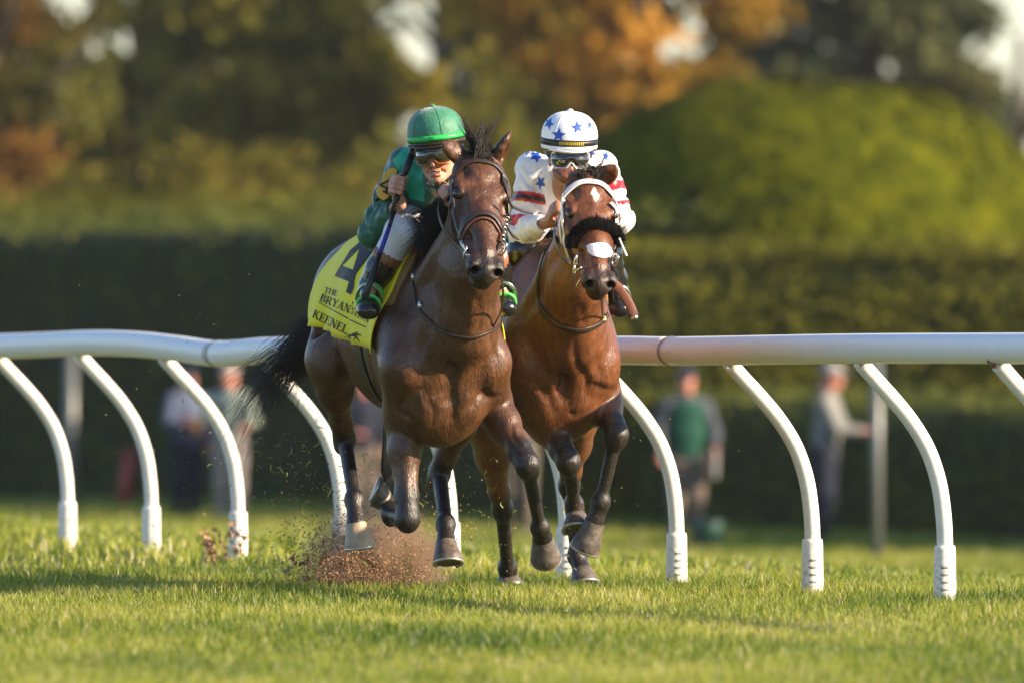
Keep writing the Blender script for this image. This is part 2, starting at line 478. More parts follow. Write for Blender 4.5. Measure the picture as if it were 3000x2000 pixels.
leaf_mat('hedge_leaf', (.068, .094, .024), (.128, .150, .034), (.195, .195, .042), .35)
leaf_mat('olive_leaf', (.080, .088, .014), (.150, .148, .022), (.22, .20, .03), .40)
leaf_mat('yew_leaf', (.026, .040, .004), (.074, .084, .005), (.155, .146, .007), .05)
leaf_mat('green_leaf', (.052, .068, .015), (.138, .138, .024), (.350, .275, .036), .45)
leaf_mat('orange_leaf', (.110, .105, .018), (.330, .185, .026), (.52, .26, .040), .45)
leaf_mat('rust_leaf', (.055, .062, .015), (.115, .085, .020), (.22, .11, .026), .40)
leaf_mat('spruce_leaf', (.038, .054, .026), (.074, .090, .036), (.13, .13, .042), .30)
leaf_mat('yellow_leaf', (.09, .09, .015), (.18, .145, .024), (.27, .18, .03), .40)
mat('hedge_core', (.020, .028, .010), .95, .1)
mat('bark', (.05, .038, .028), .9, noise=(6, .5, (.09, .07, .05)), bump=(10, .6))

def leaf_cloud(name, C, size, m, parent, g, nrm=None, tint=None, aspect=.6):
    """Leaf-sized quads at points C with random or surface-biased facing."""
    n = len(C); size = np.broadcast_to(size, (n,))
    v = g.normal(0, 1, (n, 3))
    if nrm is not None: v = v * .38 + nrm
    v /= np.linalg.norm(v, axis=1)[:, None]; r = g.normal(0, 1, (n, 3)); a = np.cross(v, r); a /= np.linalg.norm(a, axis=1)[:, None]; b = np.cross(v, a)
    a = a * (size / 2)[:, None]; b = b * (size / 2 * aspect)[:, None]
    V = np.stack([C - a, C - b * .9 + a * .1, C + a, C + b * .9 + a * .1], 1).reshape(-1, 3)
    me = mesh_np(V, np.arange(4 * n).reshape(n, 4), False, name)
    add_attr(me, 'tint', np.repeat(np.clip(tint if tint is not None else g.random(n), 0, 1), 4))
    return new_obj(name, me, m, parent)

def hedge(name, s0, s1, q0, width, z0, z1, m, label, nleaf, size, g, fringe=.0, ends=None, P=None):
    """Box hedge with rounded shoulders; P(s, q, z) places it."""
    P = P or (lambda s, q, z: QS(q, s, z))
    root = empty(name, P((s0 + s1) / 2, q0 + width / 2, z0)); bpy.context.view_layer.update(); off = -root.location
    R = .28; ns = int(max(8, (s1 - s0) / .8)); prof = [(0.04, z0), (.03, z0 + .3), (0, (z0 + z1) / 2), (.02, z1 - R), (.10, z1 - .08), (R, z1), (width / 2, z1 + .03), (width - R, z1), (width - .08, z1 - .1), (width, z1 - R), (width, z0)]
    vs = []; fs = []; k = len(prof); rr = random.Random(int(s0 * 7 + z1 * 100))
    for i in range(ns + 1):
        s = s0 + (s1 - s0) * i / ns
        for (q, z) in prof: vs.append(P(s + rr.uniform(-.1, .1), q0 + q + rr.uniform(-.07, .07), z + (rr.uniform(-.06, .05) if z > z0 else 0)) + off)
    for i in range(ns):
        for j in range(k - 1): fs.append((i * k + j, i * k + j + 1, (i + 1) * k + j + 1, (i + 1) * k + j))
    fs.append(tuple(range(k))); fs.append(tuple(range(ns * k, ns * k + k))[::-1])
    MB().add(vs, fs).build('branches', MATS['hedge_core'], root)
    per = (z1 - z0) + width * .9; u = g.random(nleaf) * per; s = s0 + (s1 - s0) * g.random(nleaf)
    front = u < (z1 - z0); q = np.where(front, q0 - .04, q0 + (u - (z1 - z0))); z = np.where(front, z0 + u, z1 + .03)
    cr = np.clip((z - (z1 - R)) / R, 0, 1) * front; q = q + cr * .18
    q += g.normal(0, .05, nleaf); z = z + np.abs(g.normal(0, .05 + fringe, nleaf)) * (~front) + g.normal(0, .04, nleaf) * front
    C = np.array([P(0, 0, 0)]) + np.outer(s, np.array(P(1, 0, 0) - P(0, 0, 0))) + np.outer(q, np.array(P(0, 1, 0) - P(0, 0, 0))); C[:, 2] = z
    nq = np.array(P(0, 1, 0) - P(0, 0, 0)); nr = np.where(front[:, None], -nq[None], np.array([[0, 0, 1.]]))
    t = .42 + .2 * np.sin(s * 1.9 + 2 * np.sin(z * 3.1)) + g.normal(0, .22, nleaf)
    leaf_cloud('leaves', C + np.array(off), size * g.uniform(.7, 1.3, nleaf), MATS[m], root, g, nr, t)
    tag(root, label, 'hedge'); return root
g2 = np.random.default_rng(5)
hedge('tall_hedge', 88, 175, 27.2, 2.6, -1.17, 2.02, 'hedge_leaf', 'long tall clipped hedge across the left behind the rail', 30000, .13, g2, .10)
hedge('box_hedge', 52, 92, 27.0, 1.6, -1.17, .14, 'hedge_leaf', 'low dark box hedge behind the two spectators on the right', 16000, .11, g2, .03)
hedge('mid_hedge', .5, 13.0, 150.0, 2.4, -1.17, 1.60, 'olive_leaf', 'middle olive hedge below the round topiary', 20000, .13, g2, .06, P=lambda s, q, z: Vector((s + .10 * (q - 150), q - .10 * s, z)))

hedge('back_hedge', -16.0, 1.0, 190.0, 3.0, -1.17, 2.30, 'olive_leaf', 'sunlit hedge top showing above the long tall hedge on the left', 16000, .16, g2, .12, P=lambda s, q, z: Vector((s - .05 * (q - 190), q + .05 * s, z)))
# rounded topiaries
def topiary(x, y, label, n, seed):
    top = empty('topiary', (x, y, float(min(-1.17, zq(q_of(x, y)))))); tag(top, label, 'topiary', 'round clipped topiaries'); g2 = np.random.default_rng(seed)
    def dome_pt(th, ph):
        c = math.cos(ph); r = 1 + .022 * math.sin(3 * th + 2 * ph) + .009 * math.sin(7 * th - 3 * ph) + .007 * math.sin(13 * th + 5 * ph)
        return Vector((3.05 * r * math.copysign(abs(c) ** .85, c) * math.cos(th), 3.05 * r * math.copysign(abs(c) ** .85, c) * math.sin(th), 2.75 + 2.06 * r * math.sin(ph)))
    vs = []; fs = []; nt_, np_ = 48, 20
    for i in range(np_ + 1):
        ph = -.25 + (math.pi / 2 + .25) * i / np_
        for k in range(nt_):
            p = dome_pt(2 * math.pi * k / nt_, ph); p *= .975
            if i == 0: p.z = 0.0
            vs.append(p)
    for i in range(np_):
        for k in range(nt_): fs.append((i * nt_ + k, i * nt_ + (k + 1) % nt_, (i + 1) * nt_ + (k + 1) % nt_, (i + 1) * nt_ + k))
    MB().add(vs, fs).build('branches', MATS['hedge_core'], top)
    th = g2.uniform(0, 2 * np.pi, n); ph = np.arcsin(g2.uniform(-.3, 1, n)); C = np.array([dome_pt(a, b) for a, b in zip(th, ph)])
    nr = np.stack([np.cos(th) * np.cos(ph), np.sin(th) * np.cos(ph), np.sin(ph)], 1)
    hole = np.minimum(np.linalg.norm(C - np.array(dome_pt(-1.20, .02)), axis=1), 1.2 * np.linalg.norm(C - np.array(dome_pt(-2.0, .35)), axis=1)) < .26
    C -= nr * (hole * .22)[:, None]
    leaf_cloud('leaves', C + g2.normal(0, .02, (n, 3)), .13 * g2.uniform(.7, 1.3, n), MATS['yew_leaf'], top, g2, nr * 3.0, .45 + .10 * np.sin(th * 9 + 3 * np.sin(ph * 8)) + .08 * np.sin(th * 23 - 4 * ph * 5) + g2.normal(0, .16, n))
topiary(3.15, 158.5, 'huge rounded dome topiary catching sun on its right side', 32000, 5)
topiary(12.2, 132.6, 'unseen round topiary added right of the view to shade the spectators', 9000, 6)  # added out of view so its shadow falls on the infield spectators

GAPS = [(205, -25, 92), (395, 112, 52), (268, 145, 28), (1235, -5, 80), (1245, 140, 74), (1352, 235, 46), (1215, 395, 66), (1130, 20, 36)]     # openings in the foliage where the sky shows
def tree(name, px, d, h, crown, m, label, nleaf, size, g, trunk_r=.25, lean=0, group='trees beyond the hedges', cz=None):
    """crown: list of (dx, dy, z, rx, ry, rz, share) blobs in metres about the trunk."""
    x = (px - 1500) / F_PX * d; z0 = float(zq(q_of(x, d)))
    root = empty(name, (x, d, z0)); tag(root, label, 'tree', group)
    mb = MB(); rr = random.Random(int(px + d))
    mb.tube(poly([(0, 0, -.2), (lean * .3, 0, h * .25), (lean * .7, .1, h * .55), (lean, 0, h * .9)], 10), [trunk_r * (1.25 - .10 * i) for i in range(10)], 9)
    for i in range(9):
        a = rr.uniform(0, 6.28); zz = h * rr.uniform(.28, .6); ln = h * rr.uniform(.2, .36); b = Vector((lean * zz / h, 0, zz))
        mb.tube([b, b + Vector((math.cos(a) * ln * .5, math.sin(a) * ln * .5, ln * .35)), b + Vector((math.cos(a) * ln, math.sin(a) * ln, ln * .8))], [trunk_r * .42, trunk_r * .26, trunk_r * .1], 6)
    mb.build('trunk', MATS['bark'], root)
    Cs = []; ts = []; tot = sum(c[6] for c in crown)
    for (dx, dy, z, rx, ry, rz, sh) in crown:
        z = z - z0 - .45
        k = int(nleaf * sh / tot); nc = max(6, int(rx * ry * rz * 2.2)); cc = g.normal(0, 1, (nc, 3)); cc /= np.linalg.norm(cc, axis=1)[:, None]; cc *= g.random((nc, 1)) ** .4
        own = g.integers(0, nc, k); p = cc[own] * np.array([rx, ry, rz]) + g.normal(0, 1, (k, 3)) * np.array([.42, .42, .30]) * (.55 + .1 * max(rx, rz))
        Cs.append(p + np.array([dx, dy, z])); ts.append(.45 + g.normal(0, .22, nc)[own] + g.normal(0, .12, k))
    C = np.concatenate(Cs); t = np.concatenate(ts)
    W_ = C + np.array([x, d, z0]); qx = 1500 + F_PX * W_[:, 0] / W_[:, 1]; qy = 888 - F_PX * (W_[:, 2] - CAM_H) / W_[:, 1]; ok = np.ones(len(C), bool)
    for gx, gy, gr in GAPS: ok &= (np.hypot(qx - gx, (qy - gy) * .9) > gr * g.uniform(.75, 1.15, len(C))) | (g.random(len(C)) < .04)
    C = C[ok]; t = t[ok]
    leaf_cloud('crown', C, size * g.uniform(.6, 1.3, len(C)), MATS[m], root, g, None, t, .7)
    return root
g3_ = np.random.default_rng(21)
T = [
 ('maple_tree', -110, 235, 9, [(0, 0, 4.6, 1.4, 2.0, 1.8, 1), (.9, 0, 6.6, 1.5, 2.0, 1.0, .6)], 'rust_leaf', 'rust red maple at the left edge beyond the tall hedge', 3000, .34),
 ('oak_tree', 420, 260, 12, [(-1.0, 0, 6.0, 2.8, 2.6, 2.4, 1), (-2.0, .3, 7.4, 1.5, 2.0, 1.8, .5), (-1.9, 0, 4.2, 1.5, 2.0, 1.6, .5), (2.0, .5, 5.2, 2.6, 2.4, 2.4, 1), (1.2, 0, 9.0, 3.0, 3.0, 2.2, 1.0), (.6, .5, 3.6, 3.2, 2, 1.2, .8)], 'green_leaf', 'broad dark green oak left of the green jockey, sky showing through', 11000, .36),
 ('oak_tree', 900, 250, 12, [(-.8, 0, 5.4, 2.6, 2.4, 2.6, 1), (1.4, .4, 7.4, 2.4, 2.4, 2.2, 1), (-1.6, 0, 8.2, 2.2, 2.2, 1.8, .7), (1.6, 0, 4.4, 1.8, 1.8, 1.6, .7)], 'green_leaf', 'dark oak with yellowing patches and a thick trunk just left of the green jockey', 11000, .36),
 ('oak_tree', 1290, 290, 13, [(1.6, 0, 5.4, 2.4, 2.6, 2.6, 1), (2.4, 0, 8.6, 2.0, 2.4, 2.4, .9), (-2.0, 0, 9.6, 1.2, 2, 1.0, .2)], 'green_leaf', 'dark green oak with open gaps of sky between the two jockeys', 8500, .38),
 ('oak_tree', 1640, 270, 12, [(0, 0, 4.4, 3.2, 2.4, 2.2, 1), (-.6, .6, 7.0, 2.2, 2.4, 1.8, .6)], 'green_leaf', 'green oak standing behind the white helmet and below the orange crown', 6500, .36),
 ('orange_tree', 1900, 245, 11, [(1.3, 0, 5.6, 1.3, 1.6, 1.4, .7), (-1.8, 0, 6.6, 1.2, 1.5, 1.4, .6), (.4, 0, 5.2, 1.1, 1.2, 1.0, .6), (-2.5, -.5, 7.4, 1.1, 1.4, 1.3, .7), (0, 0, 7.0, 2.4, 2.2, 2.2, 1.2), (-1.4, -.4, 8.2, 1.6, 1.8, 1.6, .7), (1.2, 0, 8.6, 1.4, 1.6, 1.8, .7), (-.4, -.5, 4.9, 1.5, 1.2, 1.0, .4)], 'orange_leaf', 'glowing orange autumn tree above and left of the topiary', 12500, .34),
 ('spruce_tree', 2545, 300, 16, [(0, 0, 3.6, 3.0, 2.6, 2.6, 1), (-2.0, 0, 6.4, 1.1, 1.6, 2.4, .5), (1.0, 0, 8.0, 1.2, 1.5, 1.8, .6), (1.7, 0, 5.6, 1.3, 1.6, 1.5, .6), (0, 0, 6.6, 2.7, 2.4, 2.2, 1), (-.2, 0, 9.6, 2.3, 2.2, 2.0, .9), (0, 0, 13, 1.5, 1.5, 2.0, .5), (1.4, 0, 3.8, 1.8, 2.0, 2.2, .6)], 'spruce_leaf', 'tall dark spruce rising behind the topiary on the right', 17000, .42),
 ('bare_tree', 2990, 320, 7, [(0, 0, 3.6, 1.6, 1.6, 1.2, 1), (.8, 0, 5.4, 1.0, 1.2, .9, .4)], 'rust_leaf', 'thin brownish tree at the right edge under open sky', 800, .30),
 ('shrub', 860, 205, 3.0, [(-1.0, 0, 3.0, 1.4, 1.0, .75, 1), (.4, 0, 3.1, 1.3, 1.0, .6, 1), (-2.4, 0, 2.9, .9, .8, .6, .6)], 'yellow_leaf', 'yellow shrub showing over the top of the tall hedge', 2200, .22),
]
for (nm, px_, d_, h_, cr, m_, lb, nl, sz) in T:
    tree(nm, px_, d_, h_, cr, m_, lb, nl, sz, g3_, .28 if nm != 'shrub' else .05, group='oaks beyond the hedges' if nm == 'oak_tree' else None)
# far wooded skyline that reads as one mass
n = 26000; xs_ = g3_.uniform(-26, 12.0, n); top_ = 4.4 + 1.4 * np.sin(xs_ * .55 + 1) + .9 * np.sin(xs_ * 1.3); zz = -1.1 + (top_ + 1.1) * g3_.random(n) ** .8
wo = leaf_cloud('far_wood', np.stack([xs_, 350 + g3_.uniform(-8, 8, n), zz], 1), .55 * g3_.uniform(.6, 1.3, n), MATS['green_leaf'], None, g3_)
tag(wo, 'distant dark line of woodland behind the trees', 'woodland', kind='stuff')
mat('pole_grey', (.16, .17, .16), .4, .5, metal=.3)
mat('red_paint', (.42, .035, .035), .5)
mat('bin_green', (.010, .055, .040), .5)
def pole(px, d, h, r, label, m, lean=0, nm='pole'):
    z0 = float(zq(q_of((px - 1500) / F_PX * d, d))); p = WP(px, 888, d); p.z = z0
    root = empty(nm, p); tag(root, label, 'post')
    MB().tube([(0, 0, -.05), (lean * .5, 0, h * .5), (lean, 0, h)], r, 12).build('shaft', MATS[m], root)
    MB().ball((lean, 0, h), (r * 1.15, r * 1.15, r * .8), 12, 6).build('cap', MATS[m], root); return root
pole(208, 156, 1.80, .060, 'grey pole on the infield at the left behind the second rail post', 'pole_grey')
pole(2570, 128, 1.95, .045, 'slim grey pole beside the man in the grey sweater', 'pole_grey')
pole(358, 161, .66, .062, 'short leaning red marker post on the grass at the left', 'red_paint', .09, 'marker_post')
p = WP(2075, 888, 133.5); p.z = -1.17
bn = empty('bin', p); tag(bn, 'dark green bin on the grass by the feet of the person in the green vest', 'bin')
MB().tube([(0, 0, 0), (0, 0, .26), (0, 0, .30)], [.12, .14, .15], 14).build('bucket', MATS['bin_green'], bn); MB().tube([(0, 0, .30), (0, 0, .33)], [.155, .13], 14).build('lid', MATS['bin_green'], bn)

# ------------------------------------------------------------------ parked cars far behind the hedge
mat('car_white', (.70, .70, .70), .25, .5, coat=.6); mat('car_silver', (.40, .41, .43), .25, .5, metal=.5, coat=.5); mat('car_glass', (.02, .025, .03), .05, .8); mat('tyre', (.012, .012, .012), .9); mat('rim', (.4, .4, .42), .3, metal=.8); mat('lamp_red', (.4, .02, .02), .3); mat('lamp_clear', (.7, .7, .68), .15)
def car(px, d, rz, paint, label, zlift):
    p = WP(px, 888, d); p.z = float(zq(q_of(p.x, d))); root = empty('parked_car', p, rz); tag(root, label, 'car', 'cars parked beyond the tall hedge')
    prof = [(-2.15, .35), (-2.2, .75), (-2.05, .95), (-1.2, 1.0), (-.65, 1.42), (.75, 1.45), (1.5, 1.02), (2.1, .95), (2.2, .7), (2.15, .32)]
    vs = [(x, y * (.86 if z > 1.1 else 1), z) for y in (-.88, .88) for x, z in prof]; k = len(prof)
    fs = [tuple(range(k)), tuple(range(2 * k - 1, k - 1, -1))] + [(i, (i + 1) % k + 0, (i + 1) % k + k, i + k) for i in range(k)]
    bo = MB().add(vs, fs).build('body', MATS[paint], root, False)
    for y in (-.885, .885):
        MB().add([(-1.0, y * .985, 1.04), (-.55, y * .88, 1.36), (.65, y * .88, 1.38), (1.3, y * .985, 1.04)], [(0, 1, 2, 3)]).build('side_window', MATS['car_glass'], root, False)
    MB().add([(-1.27, -.72, 1.02), (-1.27, .72, 1.02), (-.72, .66, 1.41), (-.72, -.66, 1.41)], [(0, 1, 2, 3)]).build('rear_window', MATS['car_glass'], root, False)
    MB().add([(1.52, -.72, 1.05), (1.52, .72, 1.05), (.83, .66, 1.44), (.83, -.66, 1.44)], [(0, 1, 2, 3)]).build('windscreen', MATS['car_glass'], root, False)
    for x in (-1.35, 1.38):
        for y in (-.84, .84):
            w = MB().tube([(x, y - .09, .33), (x, y + .09, .33)], .33, 16).build('wheel', MATS['tyre'], root)
            MB().tube([(x, y - .1, .33), (x, y + .1, .33)], .19, 12).build('rim', MATS['rim'], w)
    for y in (-.68, .68):
        MB().box((2.18, y, .74), (.06, .3, .14)).build('headlight', MATS['lamp_clear'], root); MB().box((-2.18, y, .80), (.06, .26, .16)).build('tail_light', MATS['lamp_red'], root)
car(935, 222, .5, 'car_white', 'white car seen above the hedge left of the green jockey', 1.05)
car(1130, 238, .4, 'car_silver', 'silver car seen above the hedge, closest to the green jockey', .85)
car(620, 250, .35, 'car_silver', 'silver car half hidden behind the yellow shrub', .95)

hz = bpy.data.materials.new('haze'); hz.use_nodes = True; N = hz.node_tree.nodes; N.remove(N['Principled BSDF']); pv = N.new('ShaderNodeVolumePrincipled')
pv.inputs['Color'].default_value = (.95, .93, .88, 1); pv.inputs['Density'].default_value = .00010; pv.inputs['Anisotropy'].default_value = .3
hz.node_tree.links.new(pv.outputs[0], N['Material Output'].inputs['Volume'])
hb = MB().box((0, 900, 11), (7600, 7600, 28)).build('haze', hz, None, False); hb['kind'] = 'stuff'
# ------------------------------------------------------------------ horses
def frame_of(O, yaw):
    f = Vector((math.sin(yaw), -math.cos(yaw), 0)); l = Vector((math.cos(yaw), math.sin(yaw), 0))
    return Vector(O), f, l

class Rig:
    """Local frame: x forward, y to the animal's left, z up."""
    def __init__(self, O, yaw):
        self.O, self.f, self.l = frame_of(O, yaw); self.yaw = yaw
        self.rz = yaw - math.pi / 2
    def J(self, px, py, x):
        d = Vector(((px - 1500) / F_PX, 1, -(py - 888) / F_PX))
        c = Vector((0, 0, CAM_H))
        t = (x + (self.O - c).dot(self.f)) / d.dot(self.f)
        P = c + d * t - self.O
        return Vector((P.dot(self.f), P.dot(self.l), P.z))
    def world(self, p):
        return self.O + self.f * p[0] + self.l * p[1] + Vector((0, 0, p[2]))
    def place(self, o):
        o.location = self.O; o.rotation_euler = (0, 0, self.rz); return o

def coat_material(name, base, light, dark, white=(.62, .58, .52)):
    m = mat(name, base, .42, .5)
    nt = m.node_tree; N = nt.nodes; L = nt.links; b = N['Principled BSDF']
    tc = N.new('ShaderNodeTexCoord')
    n1 = N.new('ShaderNodeTexNoise'); n1.inputs['Scale'].default_value = 10; n1.inputs['Detail'].default_value = 8; n1.inputs['Roughness'].default_value = .65
    L.new(tc.outputs['Object'], n1.inputs['Vector'])
    r1 = N.new('ShaderNodeValToRGB'); r1.color_ramp.elements[0].position = .3; r1.color_ramp.elements[1].position = .72
    r1.color_ramp.elements[0].color = (*base, 1); r1.color_ramp.elements[1].color = (*light, 1)
    L.new(n1.outputs[0], r1.inputs[0])
    g1 = N.new('ShaderNodeMapping'); g1.inputs['Scale'].default_value = (330, 330, 130); L.new(tc.outputs['Object'], g1.inputs['Vector'])
    g2_ = N.new('ShaderNodeTexNoise'); g2_.inputs['Scale'].default_value = 1; g2_.inputs['Detail'].default_value = 2; L.new(g1.outputs[0], g2_.inputs['Vector'])
    g5 = N.new('ShaderNodeTexNoise'); g5.inputs['Scale'].default_value = 38; g5.inputs['Detail'].default_value = 3; L.new(tc.outputs['Object'], g5.inputs['Vector'])
    ga = N.new('ShaderNodeMath'); ga.operation = 'ADD'; L.new(g2_.outputs[0], ga.inputs[0]); L.new(g5.outputs[0], ga.inputs[1])
    gr_ = N.new('ShaderNodeMapRange'); gr_.inputs[1].default_value = .65; gr_.inputs[2].default_value = 1.35; gr_.inputs[3].default_value = .55; gr_.inputs[4].default_value = 1.45; L.new(ga.outputs[0], gr_.inputs[0])
    vm = N.new('ShaderNodeVectorMath'); vm.operation = 'SCALE'; L.new(r1.outputs[0], vm.inputs[0]); L.new(gr_.outputs[0], vm.inputs['Scale'])
    col = vm.outputs[0]
    def mix(fac_attr, colour, prev, noise=.35):
        at = N.new('ShaderNodeAttribute'); at.attribute_name = fac_attr
        mx = N.new('ShaderNodeMix'); mx.data_type = 'RGBA'
        L.new(at.outputs['Fac'], mx.inputs['Factor']); L.new(prev, mx.inputs['A']); mx.inputs['B'].default_value = (*colour, 1)
        return mx.outputs['Result']
    col = mix('dark', dark, col); col = mix('white', white, col)
    # dried mud specks on the lower legs
    at = N.new('ShaderNodeAttribute'); at.attribute_name = 'specks'
    n3 = N.new('ShaderNodeTexNoise'); n3.inputs['Scale'].default_value = 260; n3.inputs['Detail'].default_value = 1
    L.new(tc.outputs['Object'], n3.inputs['Vector'])
    gt = N.new('ShaderNodeMapRange'); gt.inputs[1].default_value = .66; gt.inputs[2].default_value = .72
    L.new(n3.outputs[0], gt.inputs[0])
    mm = N.new('ShaderNodeMath'); mm.operation = 'MULTIPLY'; L.new(gt.outputs[0], mm.inputs[0]); L.new(at.outputs['Fac'], mm.inputs[1])
    mx = N.new('ShaderNodeMix'); mx.data_type = 'RGBA'; L.new(mm.outputs[0], mx.inputs['Factor']); L.new(col, mx.inputs['A'])
    mx.inputs['B'].default_value = (.30, .20, .12, 1)
    L.new(mx.outputs['Result'], b.inputs['Base Color'])
    # short hair lying down the body, and skin over moving muscle
    mp = N.new('ShaderNodeMapping'); mp.inputs['Scale'].default_value = (170, 170, 60)
    L.new(tc.outputs['Object'], mp.inputs['Vector'])
    n2 = N.new('ShaderNodeTexNoise'); n2.inputs['Scale'].default_value = 1; n2.inputs['Detail'].default_value = 3; L.new(mp.outputs[0], n2.inputs['Vector'])
    mp4 = N.new('ShaderNodeMapping'); mp4.inputs['Scale'].default_value = (16, 16, 7); L.new(tc.outputs['Object'], mp4.inputs['Vector'])
    n4 = N.new('ShaderNodeTexNoise'); n4.inputs['Scale'].default_value = 1; n4.inputs['Detail'].default_value = 2; n4.inputs['Distortion'].default_value = 1.2; L.new(mp4.outputs[0], n4.inputs['Vector'])
    b4 = N.new('ShaderNodeBump'); b4.inputs['Strength'].default_value = .4; b4.inputs['Distance'].default_value = .016; L.new(n4.outputs[0], b4.inputs['Height'])
    b2 = N.new('ShaderNodeBump'); b2.inputs['Strength'].default_value = .7; b2.inputs['Distance'].default_value = .004
    L.new(n2.outputs[0], b2.inputs['Height']); L.new(b4.outputs[0], b2.inputs['Normal']); L.new(b2.outputs[0], b.inputs['Normal'])
    rr = N.new('ShaderNodeMapRange'); rr.inputs[3].default_value = .30; rr.inputs[4].default_value = .50
    L.new(n1.outputs[0], rr.inputs[0])
    dk = N.new('ShaderNodeAttribute'); dk.attribute_name = 'dark'; ra = N.new('ShaderNodeMath'); ra.operation = 'MULTIPLY_ADD'; ra.inputs[1].default_value = .04
    L.new(dk.outputs['Fac'], ra.inputs[0]); L.new(rr.outputs[0], ra.inputs[2]); L.new(ra.outputs[0], b.inputs['Roughness'])
    b.inputs['Sheen Weight'].default_value = .0; b.inputs['Sheen Roughness'].default_value = .35
    b.inputs['Sheen Tint'].default_value = (*light, 1)
    return m

def seg_dist(V, a, b):
    a = np.array(a, np.float32); b = np.array(b, np.float32); ab = b - a
    t = np.clip(((V - a) @ ab) / (ab @ ab + 1e-9), 0, 1)
    return np.linalg.norm(V - a - t[:, None] * ab, axis=1), t

def smooth01(x): x = np.clip(x, 0, 1); return x * x * (3 - 2 * x)

mat('hoof_horn', (.050, .040, .034), .45, .5, noise=(26, .6, (.15, .12, .095)), bump=(60, .2))
mat('lit_horn', (.30, .22, .14), .45, .5, noise=(30, .5, (.42, .33, .22)), bump=(60, .2))  # lighter copy of hoof_horn: sunlight on the hoof wall put into the colour
mat('shoe_metal', (.50, .47, .42), .35, .5, metal=.8)
mat('sole_horn', (.33, .24, .15), .7, noise=(40, .5, (.2, .14, .09)))
mat('horse_eye', (.012, .006, .004), .06, .8)
mat('dark_hair', (.012, .009, .008), .55, .25)

def strands(name, roots, n_seg, mat_, parent, width=.0035, col=None):
    """roots: list of point lists; each becomes a flat tapered three-sided strand, all in one mesh."""
    V = []; Fc = []
    for pts in roots:
        b = len(V); m = len(pts)
        for i, p in enumerate(pts):
            p = Vector(p); t = (Vector(pts[min(i + 1, m - 1)]) - Vector(pts[max(i - 1, 0)])).normalized()
            a = t.cross(Vector((.3, .9, .2))).normalized(); c = t.cross(a)
            r = width * (1 - .85 * i / (m - 1))
            for k in range(3):
                w = 2.094 * k
                V.append(p + a * (r * math.cos(w)) + c * (r * math.sin(w)))
        for i in range(m - 1):
            for k in range(3):
                Fc.append((b + i * 3 + k, b + i * 3 + (k + 1) % 3, b + (i + 1) * 3 + (k + 1) % 3, b + (i + 1) * 3 + k))
    return new_obj(name, mesh_np(V, Fc, True, name), mat_, parent)

def bvh_of(me, skip=()):
    n = len(me.vertices); V = np.empty(n * 3, np.float32); me.vertices.foreach_get('co', V); V = V.reshape(-1, 3)
    P = np.empty(len(me.polygons) * 4, np.int32); me.polygons.foreach_get('vertices', P); P = P.reshape(-1, 4)
    bad = np.zeros(n, bool)
    for a, b, r in skip: bad |= seg_dist(V, a, b)[0] < r
    P = P[~bad[P].any(axis=1)]
    return BVHTree.FromPolygons(V.tolist(), P.tolist())

class Skin:
    """A built surface in a rig's local frame; strap paths and print are laid on it."""
    def __init__(self, rig, me, skip=()): self.rig = rig; self.b = bvh_of(me, skip)
    def ray(self, px, py):
        d = Vector(((px - 1500) / F_PX, 1, -(py - 888) / F_PX)); c = Vector((0, 0, CAM_H)) - self.rig.O
        lo = Vector((c.dot(self.rig.f), c.dot(self.rig.l), c.z)); ld = Vector((d.dot(self.rig.f), d.dot(self.rig.l), d.z)).normalized()
        return lo, ld
    def hit(self, px, py, x=.8):
        o, d = self.ray(px, py)
        r = self.b.ray_cast(o, d)
        if r[0] is not None and r[0].x > x - .5: return r[0], r[1]
        p = o + d * ((x - o.x) / d.x)
        n = self.b.find_nearest(p)
        return n[0], n[1]
    def near(self, p):
        n = self.b.find_nearest(Vector(p)); return n[0], n[1]

class Head:
    def __init__(self, P, M, roll=0.0, yaw=0.0, w=1.0):
        self.w = w
        self.P = Vector(P); e1 = (Vector(M) - self.P); self.L = e1.length; e1.normalize()
        e2 = Vector((-math.sin(yaw), math.cos(yaw), 0)); e2 = (e2 - e1 * e2.dot(e1)).normalized(); e3 = e1.cross(e2)
        self.e1 = e1; self.e2 = e2 * math.cos(roll) + e3 * math.sin(roll); self.e3 = e1.cross(self.e2)
        self.s = self.L / .60
    def __call__(self, t, s, u):
        return self.P + self.e1 * (t * self.s) + self.e2 * (s * self.s * self.w) + self.e3 * (u * self.s)
    def rows(self): return [self.e1, self.e2, self.e3]
    def inv(self, V):
        D = V - np.array(self.P, np.float32)
        r = [(D @ np.array(e, np.float32)) / self.s for e in self.rows()]
        r[1] = r[1] / self.w; return r

